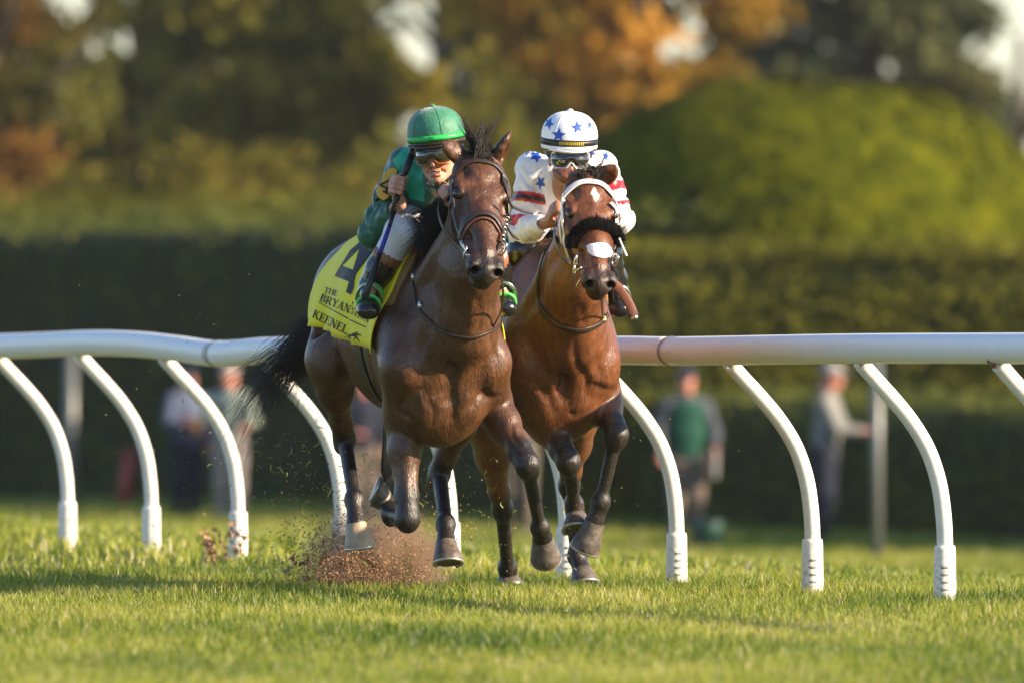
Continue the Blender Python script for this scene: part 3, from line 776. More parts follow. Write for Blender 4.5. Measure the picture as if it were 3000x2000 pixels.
def build_horse(rig, q, label, coat, hh=.0055):
    J = rig.J
    lo = np.array(q.get('lo', (-1.65, -.62, 0))); hi = np.array(q.get('hi', (1.35, .62, 2.02)))
    F = Field(lo, hi, hh)
    C = F.cap; E = F.ell
    # trunk
    tr = q['trunk']
    F.chain([(p, wh) for p, wh in tr], k=.06)
    C((.02, 0, q['withers'] - .06), (-.30, 0, q['withers'] - .09), .05, .05, k=.07)
    zc = q.get('zc', 0)
    for s in (-1, 1):
        # haunch, loin, shoulder muscles
        E((-.92, s * .140, 1.13 + zc), (.25, .125, .27), k=.08)
        E((-1.05, s * .10, 1.12 + zc), (.13, .11, .24), k=.06)
        E((-.50, s * .12, 1.33 + zc), (.25, .10, .12), k=.08)
        C((-.02, s * .15, 1.33 + zc), (.22, s * .19 * (q.get('asy', 1) if s > 0 else 1), 1.02 + zc), (.05, .11), (.06, .10), k=.05)
    # neck
    H = Head(J(*q['poll']), J(*q['muzzle']), q.get('roll', 0), q.get('hyaw', 0), 1.12); h = H
    nb = q['neck']            # list of (point, (w, h)) from the shoulders to the throat
    pts = [(p, wh) for p, wh in nb] + [(h(.10, 0, -.13), (.080 * h.s, .12 * h.s))]
    F.chain(pts, k=.09)
    crest = [(Vector((-.02, 0, q['withers'] - .10)), .06)] + [(Vector(p) + Vector((-.35, 0, .94)) * (wh[1] * .78), .05) for p, wh in nb[1:]] + [(h(.0, 0, -.05), .05)]
    F.chain(crest, k=.06)
    # windpipe and neck muscle bands
    n0 = Vector(nb[0][0]); n1 = Vector(nb[-1][0])
    C(n1 + Vector((.1, 0, -.06)), n0 + Vector((.22, 0, -.10)), .045, .055, k=.05)
    for s in (-1, 1):
        C(n1 + Vector((.04, s * .06, -.02)), n0 + Vector((.17, s * .12, -.02)), .04, .06, k=.04)
    # chest muscles
    cx, cz = q.get('chest', (.33, .93))
    E((cx - .08, 0, cz - .06), (.15, .19, .26), k=.08)
    asy = q.get('asy', 1)
    for s in (-1, 1):
        E((cx + .005, s * .080, cz + .02), (.095, .095, .15), k=.06)
        E((cx - .05, s * .085, cz - .15), (.11, .085, .09), k=.07)
        E((cx - .05, s * .170 * (asy if s > 0 else 1), cz + .09), (.11, .06, .14), k=.07)
    C((cx + .13, 0, cz + .06), (cx + .10, 0, cz - .12), .006, .006, k=.05, sub=True)
    # legs
    low = []
    for key in ('LF', 'RF'):
        s = 1 if key == 'LF' else -1
        sh, el, kn, fe, co = [J(*p) for p in q[key][:5]]
        C((-.0, s * .17, 1.28 + zc), sh, (.05, .09), (.085, .10), k=.05)
        C(sh, el, (.085, .11), (.08, .105), k=.05)
        m1 = el.lerp(kn, .35); m2 = el.lerp(kn, .8)
        F.chain([(el, (.072, .095)), (m1, (.062, .078)), (m2, (.042, .050)), (kn, (.042, .045))], k=.04)
        fw = Vector((1, 0, .2))
        C(el.lerp(kn, .05) + fw * .035, el.lerp(kn, .5) + fw * .02, .044, .026, k=.03)
        C(el.lerp(kn, .0) + Vector((0, s * .045, 0)), el.lerp(kn, .65) + Vector((0, s * .02, 0)), .034, .020, k=.014)
        C(el.lerp(kn, .0) - Vector((0, s * .04, 0)), el.lerp(kn, .45) - Vector((0, s * .02, 0)), .030, .020, k=.014)
        E(kn, (.043, .047, .056), k=.03)
        kd = (fe - kn).normalized()
        E(kn + kd * .035, (.040, .044, .034), k=.015)
        bk = Vector((-1, 0, 0)); bk = (bk - kd * bk.dot(kd)); bk = bk.normalized() if bk.length > .2 else Vector((0, 0, -1))
        C(kn, fe, (.029, .031), (.025, .027), k=.02)
        C(kn + bk * .030, fe + bk * .027, .017, .016, k=.006)
        E(fe, .037, k=.025); E(fe + bk * .024, .027, k=.015)
        C(fe, co, .030, .039, k=.025)
        low += [(el.lerp(kn, .62), kn), (kn, fe), (fe, co)]
    for key in ('LH', 'RH'):
        s = 1 if key == 'LH' else -1
        hp = Vector((-.88, s * .13, 1.25 + zc)); st, hk, fe, co = [J(*p) for p in q[key][:4]]
        C(hp, st, (.125, .20), (.09, .13), k=.06)
        C(Vector((-1.04, s * .12, 1.10 + zc)), st.lerp(hk, .35), (.085, .11), (.06, .08), k=.05)
        F.chain([(st, (.088, .135)), (st.lerp(hk, .4), (.066, .092)), (st.lerp(hk, .8), (.039, .052)), (hk, (.039, .048))], k=.04)
        C(st.lerp(hk, .1) + Vector((.03, s * .03, 0)), st.lerp(hk, .6) + Vector((.01, s * .015, 0)), .052, .030, k=.018)
        E(hk, (.050, .044, .058), k=.025)
        kd = (fe - hk).normalized()
        bk = Vector((-1, 0, .2)); bk = (bk - kd * bk.dot(kd)).normalized()
        C(st.lerp(hk, .55) + bk * .055, hk + bk * .055 - kd * .02, .018, .026, k=.02)      # hamstring to the point of the hock
        E(hk + bk * .045, (.032, .03, .035), k=.025)
        C(hk, fe, (.032, .034), (.027, .029), k=.02)
        C(hk + bk * .036, fe + bk * .028, .018, .017, k=.006)
        E(fe, .039, k=.025); E(fe + bk * .024, .029, k=.015)
        C(fe, co, .031, .040, k=.025)
        low += [(st.lerp(hk, .72), hk), (hk, fe), (fe, co)]
    # flank and girth creases
    for s in (-1, 1):
        C((.02, s * .27, .95 + zc), (-.02, s * .20, .75 + zc), .012, .012, k=.07, sub=True)
        C((-.60, s * .30, 1.22 + zc), (-.62, s * .27, .95 + zc), .02, .03, k=.09, sub=True)
    # head
    R = h.rows(); S = h.s
    def hc(a, b, ra, rb, k=.02, sub=False):
        sc = lambda r: (r[0] * S * h.w, r[1] * S) if isinstance(r, tuple) else r * S
        C(h(*a), h(*b), sc(ra), sc(rb), h.e2, k * S, sub)
    def hel(c, r, k=.02, sub=False): E(h(*c), (r[0] * S, r[1] * S * h.w, r[2] * S), R, k * S, sub)
    hel((.085, 0, -.078), (.12, .094, .082), .03)
    hc((.035, 0, -.07), (.20, 0, -.078), (.088, .055), (.090, .075), .03)
    hc((.20, 0, -.078), (.35, 0, -.080), (.088, .075), (.070, .078), .02)
    hc((.35, 0, -.080), (.49, 0, -.070), (.070, .078), (.047, .064), .02)
    hc((.49, 0, -.070), (.565, 0, -.068), (.047, .064), (.046, .055), .02)
    hc((.18, 0, -.185), (.36, 0, -.150), (.055, .065), (.040, .05), .03)
    hc((.36, 0, -.150), (.54, 0, -.118), (.040, .05), (.034, .032), .03)
    hc((.27, 0, -.030), (.50, 0, -.024), .034, .022, .02)
    hel((.555, 0, -.128), (.036, .036, .028), .02)
    for s in (-1, 1):
        hel((.195, s * .054, -.165), (.11, .036, .095), .025)          # jowl
        hc((.12, s * .082, -.058), (.20, s * .088, -.082), .020, .018, .02)
        hc((.22, s * .092, -.082), (.37, s * .064, -.098), .016, .008, .025)   # facial crest
        hel((.148, s * .076, -.036), (.046, .020, .022), .03)         # brow
        hel((.188, s * .082, -.050), (.034, .020, .030), .018)        # eyelids
        hel((.105, s * .074, -.012), (.026, .014, .010), .035, True)   # temple hollow
        hel((.250, s * .080, -.040), (.035, .010, .014), .03, True)
        hel((.192, s * .097, -.034), (.024, .015, .016), .006, True)  # eye opening
        hel((.545, s * .040, -.052), (.046, .023, .036), .020)        # nostril wing
        hel((.560, s * .052, -.052), (.040, .016, .030), .012)
        hc((.600, s * .031, -.026), (.598, s * .052, -.052), .0165, .0175, .006, True)   # nostril
        hc((.595, s * .042, -.040), (.530, s * .038, -.068), .018, .010, .006, True)
        hc((.40, s * .050, -.055), (.50, s * .044, -.035), .010, .007, .025, True)
        hc((.54, s * .058, -.106), (.606, s * .034, -.108), .003, .003, .012, True)   # mouth
        hc((.36, s * .054, -.10), (.50, s * .044, -.082), .010, .010, .02)
    hel((.586, 0, -.080), (.026, .034, .034), .02)
    hc((.575, 0, -.028), (.602, 0, -.062), .010, .008, .01)
    hel((.583, 0, -.120), (.022, .031, .020), .012)
    # ears
    for s, key in ((1, 'ear_left'), (-1, 'ear_right')):
        tip = J(*q[key][:3]); op = Vector(q[key][3]).normalized()
        base = h(-.02, s * .060, -.055); d = tip - base; ln = d.length; dn = d / ln
        h.ears = getattr(h, 'ears', []) + [(base + d * .22, tip, .052)]
        sd = dn.cross(op).normalized(); op = sd.cross(dn).normalized()
        F.chain([(base, (.030, .028)), (base + d * .25, (.042, .030)), (base + d * .5, (.042, .024)), (base + d * .75, (.029, .016)), (tip, (.006, .006))], k=.014, side=sd)
        for a, b, r0, r1 in ((.22, .5, (.026, .020), (.028, .017)), (.5, .75, (.028, .017), (.018, .010)), (.75, .93, (.018, .010), (.005, .005))):
            C(base + d * a + op * .026, base + d * b + op * .022 if b < .9 else base + d * b + op * .012, r0, r1, sd, .006, True)
    me, V = F.mesh('race_horse')
    # creases between the muscles and veins, pressed into the finished surface along lines read from the photograph
    sk = Skin(rig, me, h.ears); NN = np.empty(len(V) * 3, np.float32); me.vertex_normals.foreach_get('vector', NN); NN = NN.reshape(-1, 3)
    dsp = np.zeros(len(V), np.float32)
    for (line, w, dep) in q.get('carve', []):
        P_ = poly([sk.hit(x, y, .3)[0] for x, y in line], 14); dm = np.full(len(V), 9, np.float32); tt = np.zeros(len(V), np.float32)
        for i in range(len(P_) - 1):
            d, t = seg_dist(V, P_[i], P_[i + 1]); m_ = d < dm; dm[m_] = d[m_]; tt[m_] = (i + t[m_]) / (len(P_) - 1)
        fade = np.clip(np.minimum(tt, 1 - tt) * 5, .15, 1)
        w = w * 1.25; dsp -= .55 * fade * dep * (np.exp(-(dm / w) ** 2) - .25 * np.exp(-((dm - 2.1 * w) / (1.3 * w)) ** 2))
    V = (V + NN * dsp[:, None]).astype(np.float32); me.vertices.foreach_set('co', V.ravel()); me.update()
    # coat zones
    dark = np.zeros(len(V), np.float32); specks = np.zeros(len(V), np.float32)
    for i, (a, b) in enumerate(low):
        d, t = seg_dist(V, a, b)
        near = smooth01((.10 - d) / .02)
        w = near * (smooth01(t / .55) if i % 3 == 0 else 1)
        dark = np.maximum(dark, w); specks = np.maximum(specks, w)
    t, s_, u_ = h.inv(V)
    onh = (np.abs(s_) < .14) & (t > -.05) & (t < .7) & (u_ > -.28) & (u_ < .06)
    dark = np.maximum(dark, np.where(onh, .88 * smooth01((t - .49) / .06), 0))
    eyez = np.where(onh, smooth01((.050 - np.sqrt((t - .19) ** 2 + (np.abs(s_) - .095) ** 2 + (u_ + .06) ** 2)) / .03), 0)
    dark = np.maximum(dark, .55 * eyez)
    nos = np.where(onh, smooth01((.026 - np.sqrt((t - .56) ** 2 + (np.abs(s_) - .048) ** 2 + (u_ + .050) ** 2)) / .008), 0)
    dark = np.maximum(dark, nos)
    white = np.zeros(len(V), np.float32)
    for (t0, s0, rt, rs) in q.get('star', []):
        white = np.maximum(white, np.where(onh & (u_ > -.06), smooth01((1 - np.abs((t - t0) / rt) - np.abs((s_ - s0) / rs) + .15 * np.sin(90 * t + 60 * s_)) / .25), 0))
    add_attr(me, 'dark', dark); add_attr(me, 'white', white); add_attr(me, 'specks', specks * q.get('mud', .5))
    horse = rig.place(new_obj('race_horse', me, coat))
    tag(horse, label, 'horse', 'racehorses galloping side by side')
    # eyes
    for s in (-1, 1):
        new = MB().ball(h(.192, s * .0835, -.044), .0235 * S, 14, 10)
        new.build('eye', MATS['horse_eye'], horse)
    # hooves
    for key in ('LF', 'RF', 'LH', 'RH'):
        co = J(*q[key][-3]); so = J(*q[key][-2]); toe = Vector(q[key][-1])
        ax = (so - co).normalized(); toe = (toe - ax * toe.dot(ax)).normalized(); sd = ax.cross(toe)
        hl = (so - co).length; n = 22; rings = []
        prof = [(-.10, .041, 0), (.0, .044, .0), (.15, .0455, .004), (.6, .056, .014), (.97, .065, .022), (1.0, .064, .022)]
        mb = MB(); vs = []; fs = []
        for (a, r, sh) in prof:
            for k in range(n):
                w = 2 * math.pi * k / n
                x = math.cos(w); y = math.sin(w)
                rr = r * (1.0 if x > -.3 else 1 - .12 * (-.3 - x))
                hgt = a * hl - (.012 * (x < 0) * -x * (a < .2))
                vs.append(co + ax * hgt + toe * (rr * x * 1.04 + sh) + sd * (rr * y))
        for i in range(len(prof) - 1):
            for k in range(n):
                fs.append((i * n + k, i * n + (k + 1) % n, (i + 1) * n + (k + 1) % n, (i + 1) * n + k))
        fs.append(tuple(range((len(prof) - 1) * n, len(prof) * n))[::-1])
        mb.add(vs, fs); hoof = mb.build('hoof', [MATS['lit_horn' if key in q.get('pale', ()) else 'hoof_horn']], horse)
        mb = MB(); pts = []
        for k in range(19):
            w = -2.35 + 4.7 * k / 18
            pts.append(so + ax * .004 + toe * (.059 * math.cos(w) + .022) + sd * (.059 * math.sin(w)))
        mb.tube(pts, .0075, 6); mb.build('horseshoe', MATS['shoe_metal'], hoof)
    return horse, h, me

def V3(*a): return Vector(a)

rig1 = Rig((-.35, 58.01, 0), math.radians(13))
J1 = rig1.J
q1 = dict(
    withers=1.52, asy=.74,
    trunk=[((.28, -.02, 1.00), (.18, .29)), ((.05, -.01, 1.10), (.23, .39)), ((-.30, 0, 1.12), (.285, .37)), ((-.65, 0, 1.16), (.265, .325)),
           ((-.92, 0, 1.19), (.235, .29)), ((-1.08, 0, 1.18), (.17, .22))],
    neck=[((.10, 0, 1.22), (.14, .30)), (J1(1345, 930, .36), (.145, .23)), (J1(1375, 760, .52), (.115, .19)), (J1(1400, 620, .62), (.09, .15))],
    poll=(1413, 450, .69), muzzle=(1432, 783, 1.10), hyaw=.09,
    ear_left=(1496, 387, .70, (.55, .8, 0)), ear_right=(1294, 417, .66, (-.3, -.9, .2)),
    LF=[(1430, 1060, .34), (1440, 1180, .14), (1545, 1361, .42), (1582, 1545, .24), (1590, 1578, .19), (1596, 1625, .13), (1, 0, -.6)],
    RF=[(1180, 1070, .34), (1180, 1210, .12), (1194, 1520, .24), (1145, 1505, -.05), (1132, 1470, -.10), (1094, 1455, -.11), (0, .2, 1)],
    LH=[(1375, 1150, -.62), (1287, 1385, -.87), (1306, 1533, -.60), (1307, 1590, -.53), (1310, 1650, -.50), (1, 0, -.3)],
    RH=[(962, 1050, -.60), (1010, 1285, -.92), (1038, 1461, -.66), (1043, 1535, -.60), (1052, 1600, -.60), (1, .1, -.9)],
    pale=('RH',), mud=.35,
    carve=[([(1138, 1144), (1152, 1189), (1178, 1214), (1208, 1227), (1220, 1262)], .012, .012), ([(1173, 1205), (1183, 1169), (1213, 1144), (1256, 1131)], .011, .008),
           ([(1256, 1255), (1271, 1209), (1255, 1169), (1281, 1150), (1300, 1110)], .011, .008), ([(1340, 1222), (1385, 1184), (1410, 1149), (1440, 1164), (1490, 1133)], .013, .014),
           ([(1322, 1130), (1326, 1190), (1318, 1245)], .014, .010), ([(1262, 790), (1268, 900), (1244, 1000), (1192, 1080)], .020, .011), ([(1450, 905), (1438, 980), (1456, 1050), (1448, 1110)], .016, .009),
           ([(1345, 860), (1350, 920), (1358, 975)], .016, .007), ([(1300, 850), (1296, 920), (1310, 985)], .014, .005), ([(1395, 860), (1404, 920), (1400, 980)], .012, .005),
           ([(1200, 1010), (1170, 1060), (1160, 1120)], .016, .006), ([(1205, 1260), (1214, 1340), (1206, 1420), (1212, 1480)], .010, .007), ([(1512, 1225), (1500, 1270), (1532, 1320)], .010, .006),
           ([(1520, 1350), (1545, 1340), (1568, 1352)], .008, .006), ([(1522, 1385), (1546, 1395), (1572, 1388)], .008, .006), ([(1375, 500), (1398, 540), (1404, 590)], .012, .004), ([(1448, 510), (1432, 545), (1428, 590)], .012, .004),
           ([(1352, 640), (1372, 690), (1388, 730)], .007, -.003), ([(1470, 640), (1456, 690), (1450, 725)], .007, -.003), ([(1405, 700), (1412, 740)], .008, .003)])
rig2 = Rig((.152, 58.92, 0), math.radians(8))
J2 = rig2.J
q2 = dict(
    withers=1.45, zc=-.06,
    trunk=[((.28, 0, .98), (.18, .28)), ((.05, 0, 1.06), (.215, .37)), ((-.30, 0, 1.08), (.27, .35)), ((-.65, 0, 1.11), (.25, .31)),
           ((-.95, 0, 1.16), (.23, .27)), ((-1.12, 0, 1.16), (.17, .21))],
    neck=[((.10, 0, 1.16), (.14, .28)), (J2(1668, 960, .38), (.135, .21)), (J2(1690, 810, .54), (.105, .17)), (J2(1712, 660, .62), (.085, .14))],
    poll=(1727, 512, .69), muzzle=(1764, 822, 1.06), hyaw=.11,
    ear_left=(1802, 485, .70, (.9, .3, 0)), ear_right=(1622, 502, .62, (-.3, -.2, -.9)),
    LF=[(1745, 1070, .34), (1760, 1150, .14), (1806, 1272, .42), (1760, 1470, .36), (1742, 1530, .34), (1712, 1598, .30), (1, 0, -.4)],
    RF=[(1545, 1070, .34), (1565, 1180, .12), (1665, 1352, .40), (1682, 1475, .20), (1688, 1512, .20), (1688, 1558, .24), (1, 0, -.2)],
    LH=[(1690, 1210, -.56), (1668, 1420, -.92), (1690, 1628, -.98), (1704, 1672, -.93), (1712, 1716, -.90), (1, 0, 0)],
    RH=[(1425, 1230, -.70), (1472, 1490, -1.05), (1487, 1660, -1.33), (1489, 1690, -1.37), (1491, 1716, -1.36), (1, 0, -.2)],
    star=[(.115, .012, .040, .022)], mud=.8,
    carve=[([(1682, 985), (1688, 1060), (1716, 1110), (1712, 1160)], .014, .012), ([(1600, 990), (1626, 1050), (1650, 1093), (1640, 1133), (1606, 1169)], .014, .012),
           ([(1806, 1136), (1760, 1136), (1728, 1120)], .013, .012), ([(1510, 1100), (1560, 1120), (1604, 1160), (1628, 1230)], .014, .010), ([(1752, 975), (1746, 1050), (1764, 1110)], .014, .008),
           ([(1650, 850), (1654, 900), (1660, 940)], .014, .006), ([(1610, 840), (1612, 900), (1626, 935)], .014, .005), ([(1700, 880), (1706, 930), (1712, 955)], .012, .006), ([(1660, 1200), (1690, 1215), (1730, 1190)], .012, .008),
           ([(1640, 1340), (1664, 1332), (1690, 1345)], .008, .006), ([(1786, 1262), (1808, 1252), (1832, 1266)], .008, .006), ([(1700, 560), (1718, 590), (1722, 630)], .012, .004), ([(1768, 560), (1758, 595), (1752, 630)], .012, .004)])
coat_material('dark_bay_coat', (.046, .0190, .0080), (.120, .048, .0185), (.010, .008, .0075))
coat_material('bright_bay_coat', (.076, .0255, .0098), (.165, .055, .0180), (.011, .009, .008))
HORSE1, HEAD1, ME1 = build_horse(rig1, q1, 'dark bay racehorse in the lead wearing a yellow saddle cloth', MATS['dark_bay_coat'])
HORSE2, HEAD2, ME2 = build_horse(rig2, q2, 'bright bay racehorse with a white forehead star running along the rail', MATS['bright_bay_coat'])
# ------------------------------------------------------------------ surface helpers for tack and print
def strap(skin, pts, width, thick, name, mat_, parent, lift=.002, free=False, n=28):
    """A flat leather strap lying on the skin along pts (free=True: hanging, edge-on normal from the skin)."""
    P = poly(pts, n); fr = []
    for p in P:
        loc, nor = skin.near(p)
        if free: fr.append((Vector(p), (Vector(p) - loc).normalized() if (Vector(p) - loc).length > .01 else nor))
        else: fr.append((loc + nor * (lift + thick), nor))
    for _ in range(2):
        fr = [fr[0]] + [((fr[i - 1][0] + fr[i][0] * 2 + fr[i + 1][0]) / 4, (fr[i - 1][1] + fr[i][1] + fr[i + 1][1]).normalized()) for i in range(1, len(fr) - 1)] + [fr[-1]]
    vs = []; fs = []; m = 8
    for i, (p, nn) in enumerate(fr):
        t = (fr[min(i + 1, len(fr) - 1)][0] - fr[max(i - 1, 0)][0]).normalized()
        sd = t.cross(nn).normalized(); nn = sd.cross(t).normalized()
        for a, b in ((-1, -.6), (-1, .6), (-.75, 1), (.75, 1), (1, .6), (1, -.6), (.75, -1), (-.75, -1)):
            vs.append(p + sd * (a * width / 2) + nn * (b * thick / 2))
    for i in range(len(fr) - 1):
        for k in range(m): fs.append((i * m + k, i * m + (k + 1) % m, (i + 1) * m + (k + 1) % m, (i + 1) * m + k))
    fs.append(tuple(range(m))); fs.append(tuple(range((len(fr) - 1) * m, len(fr) * m))[::-1])
    return MB().add(vs, fs).build(name, mat_, parent)

def fill2d(polys, step):
    """Fine triangles covering 2-D polygons (lists of (x, y))."""
    bm = bmesh.new()
    for poly_ in polys:
        f = bm.faces.new([bm.verts.new((x, y, 0)) for x, y in poly_])
        if f.normal.z < 0: f.normal_flip()
    bm.faces.ensure_lookup_table()
    bmesh.ops.triangulate(bm, faces=bm.faces[:])
    for _ in range(6):
        es = [e for e in bm.edges if e.calc_length() > step]
        if not es: break
        bmesh.ops.subdivide_edges(bm, edges=es, cuts=1)
        bmesh.ops.triangulate(bm, faces=[f for f in bm.faces if len(f.verts) > 3])
    bm.verts.index_update()
    V = [(v.co.x, v.co.y) for v in bm.verts]; Fc = [tuple(v.index for v in f.verts) for f in bm.faces]
    bm.free(); return V, Fc

def print_px(skin, polys, name, mat_, parent, off=.0025, x=.1, step=4):
    V, Fc = fill2d(polys, step); vs = []
    for px, py in V:
        p, n = skin.hit(px, py, x); vs.append(p + n * off)
    return MB().add(vs, Fc).build(name, mat_, parent)

def star_poly(cx, cy, R, rot=0, sx=1, sy=1, r=.42):
    return [(cx + sx * (R if i % 2 == 0 else R * r) * math.sin(rot + math.pi * i / 5), cy - sy * (R if i % 2 == 0 else R * r) * math.cos(rot + math.pi * i / 5)) for i in range(10)]

# ------------------------------------------------------------------ serif letters drawn as strokes (unit height)
TK, TN = .17, .07
def _st(x0, y0, x1, y1, w):
    dx, dy = x1 - x0, y1 - y0; l = math.hypot(dx, dy); nx, ny = -dy / l * w / 2, dx / l * w / 2
    return [(x0 + nx, y0 + ny), (x0 - nx, y0 - ny), (x1 - nx, y1 - ny), (x1 + nx, y1 + ny)]
def _arc(cx, cy, rx, ry, a0, a1, w0, w1, n=10):
    """Arc from a0 to a1 (degrees); stroke swells from w0 to w1 in the middle."""
    out = []
    for i in range(n):
        q = []
        for t in (i / n, (i + 1) / n):
            a = math.radians(a0 + (a1 - a0) * t); w = w0 + (w1 - w0) * abs(math.cos(a))
            q.append(((cx + (rx + w / 2) * math.cos(a), cy + (ry + TN / 2) * math.sin(a)), (cx + (rx - w / 2) * math.cos(a), cy + (ry - TN / 2) * math.sin(a))))
        out.append([q[0][0], q[0][1], q[1][1], q[1][0]])
    return out
def _sf(x, y, w=.30): return _st(x - w / 2, y, x + w / 2, y, TN)
def letter(c):
    h = TN / 2
    if c == 'T': return .78, [_st(.04, 1 - h, .74, 1 - h, TN), _st(.39, 0, .39, 1, TK), _sf(.39, h, .34), _st(.05, .78, .05, 1, TN), _st(.73, .78, .73, 1, TN)]
    if c == 'H': return .88, [_st(.16, 0, .16, 1, TK), _st(.72, 0, .72, 1, TK), _st(.16, .52, .72, .52, TN)] + [_sf(x, y) for x in (.16, .72) for y in (h, 1 - h)]
    if c == 'E': return .72, [_st(.16, 0, .16, 1, TK), _st(.02, h, .66, h, TN), _st(.02, 1 - h, .62, 1 - h, TN), _st(.16, .52, .50, .52, TN), _st(.64, 0, .64, .24, TN), _st(.60, .78, .60, 1, TN), _st(.50, .42, .50, .62, TN)]
    if c == 'B': return .76, [_st(.16, 0, .16, 1, TK), _st(.02, h, .40, h, TN), _st(.02, 1 - h, .38, 1 - h, TN), _st(.16, .53, .42, .53, TN)] + _arc(.38, .76, .19, .205, -90, 90, TN, TK) + _arc(.40, .28, .22, .245, -90, 90, TN, TK)
    if c == 'R': return .82, [_st(.16, 0, .16, 1, TK), _sf(.16, h), _st(.02, 1 - h, .40, 1 - h, TN), _st(.16, .50, .40, .50, TN), _st(.42, .50, .72, .02, TK), _sf(.74, h, .2)] + _arc(.40, .74, .20, .225, -90, 90, TN, TK)
    if c == 'Y': return .82, [_st(.41, 0, .41, .48, TK), _st(.12, 1, .42, .44, TK), _st(.70, 1, .42, .46, TN), _sf(.41, h, .34), _sf(.12, 1 - h), _sf(.70, 1 - h, .26)]
    if c == 'A': return .84, [_st(.42, 1, .70, 0, TK), _st(.40, 1, .12, 0, TN), _st(.22, .33, .60, .33, TN), _sf(.12, h, .26), _sf(.70, h, .30)]
    if c == 'N': return .90, [_st(.16, 0, .16, 1, TN), _st(.14, 1, .74, 0, TK), _st(.74, 0, .74, 1, TN), _sf(.16, h, .28), _sf(.12, 1 - h, .26), _sf(.74, 1 - h, .28)]
    if c == 'S': return .64, _arc(.32, .745, .19, .22, 20, 180, TN, TK * .8) + _arc(.32, .745, .19, .22, 180, 270, TN, TK) + _arc(.32, .265, .20, .23, 90, -0, TN, TK) + _arc(.32, .265, .20, .23, 0, -160, TN, TK * .8) + [_st(.52, .76, .52, .98, TN), _st(.10, .02, .10, .24, TN)]
    if c == 'I': return .42, [_st(.21, 0, .21, 1, TK), _sf(.21, h), _sf(.21, 1 - h)]
    if c == 'O': return .90, _arc(.45, .5, .32, .46, 0, 360, TN, TK, 24)
    if c == 'K': return .84, [_st(.16, 0, .16, 1, TK), _st(.22, .42, .66, 1, TN), _st(.34, .56, .70, 0, TK), _sf(.16, h), _sf(.16, 1 - h), _sf(.66, 1 - h, .26), _sf(.72, h, .26)]
    if c == 'L': return .68, [_st(.16, 0, .16, 1, TK), _st(.02, h, .62, h, TN), _sf(.16, 1 - h), _st(.60, 0, .60, .26, TN)]
    return .4, []
def text2d(s, track=.03):
    x = 0; out = []
    for c in s:
        w, sts = letter(c)
        out += [[(px + x, py) for px, py in q] for q in sts]; x += w + track
    return x, out
def runner2d():
    """The small galloping horse and rider emblem, drawn from strokes (unit width)."""
    S = lambda *p: [_st(p[i][0], p[i][1], p[i + 1][0], p[i + 1][1], p[i][2]) for i in range(len(p) - 1)]
    return (S((.18, .62, .20), (.62, .60, .2)) + S((.55, .66, .14), (.80, .80, .1)) + S((.76, .82, .09), (.93, .66, .06)) +
            S((.60, .55, .09), (.72, .30, .05), (.82, .08, .04)) + S((.56, .54, .07), (.50, .30, .05), (.38, .16, .04)) +
            S((.24, .60, .10), (.12, .38, .05), (.22, .20, .04)) + S((.22, .62, .09), (.04, .46, .05), (-.14, .36, .04)) +
            S((.14, .68, .05), (-.06, .66, .04), (-.16, .58, .03)) + S((.36, .72, .12), (.60, .88, .10)) + S((.58, .90, .13), (.70, .93, .1)))

# ------------------------------------------------------------------ materials
mat('dark_leather', (.020, .013, .010), .38, .5, noise=(60, .4, (.045, .028, .020)), bump=(240, .15))
mat('brown_leather', (.10, .035, .022), .40, .5, noise=(50, .4, (.16, .06, .04)), bump=(200, .15))
mat('white_leather', (.74, .73, .72), .42, noise=(40, .4, (.62, .61, .60)))
mat('bit_steel', (.62, .60, .56), .22, metal=1)
mat('brass', (.55, .38, .12), .3, metal=1)
mat('yellow_cloth', (.93, .81, .012), .60, .35, noise=(14, .25, (.86, .73, .012)), bump=(420, .25), sheen=.1)
mat('black_print', (.012, .012, .013), .6, .3)
mat('tan_fleece', (.48, .27, .075), .85, noise=(40, .5, (.30, .15, .04)), bump=(160, .8))
mat('black_saddle', (.010, .010, .011), .35, .5, bump=(200, .15))
mat('blue_towel', (.02, .16, .45), .8, bump=(200, .4))
mat('maroon_pad', (.16, .015, .02), .7, bump=(150, .4))
mat('black_fleece', (.010, .010, .010), .9, .2)
mat('white_tape', (.82, .82, .84), .55, bump=(140, .3))
mat('pale_web', (.32, .42, .58), .6)
mat('green_strap', (.08, .55, .10), .5)
mat('yellow_strap', (.62, .70, .05), .5)

SK1 = Skin(rig1, ME1, HEAD1.ears); SK2 = Skin(rig2, ME2, HEAD2.ears)

def bridle(rig, skin, head, label, straps, rings, extra=None):
    root = rig.place(empty('bridle')); tag(root, label, 'bridle', 'racing bridles')
    for (name, px, width, thick, m) in straps:
        pts = [head(*c) if len(c) == 3 else skin.hit(c[0], c[1], .8)[0] for c in px]
        strap(skin, pts, width, thick, name, MATS[m], root)
    for (px, py, x, R) in rings:
        c = rig.J(px, py, x)
        mb = MB(); mb.ring(c, (.35, .15, 1), (.9, -.3 if px < 1400 or 1600 < px < 1760 else .3, 0), R, .0045, 18, 6)
        mb.build('bit_ring', MATS['bit_steel'], root)
    return root

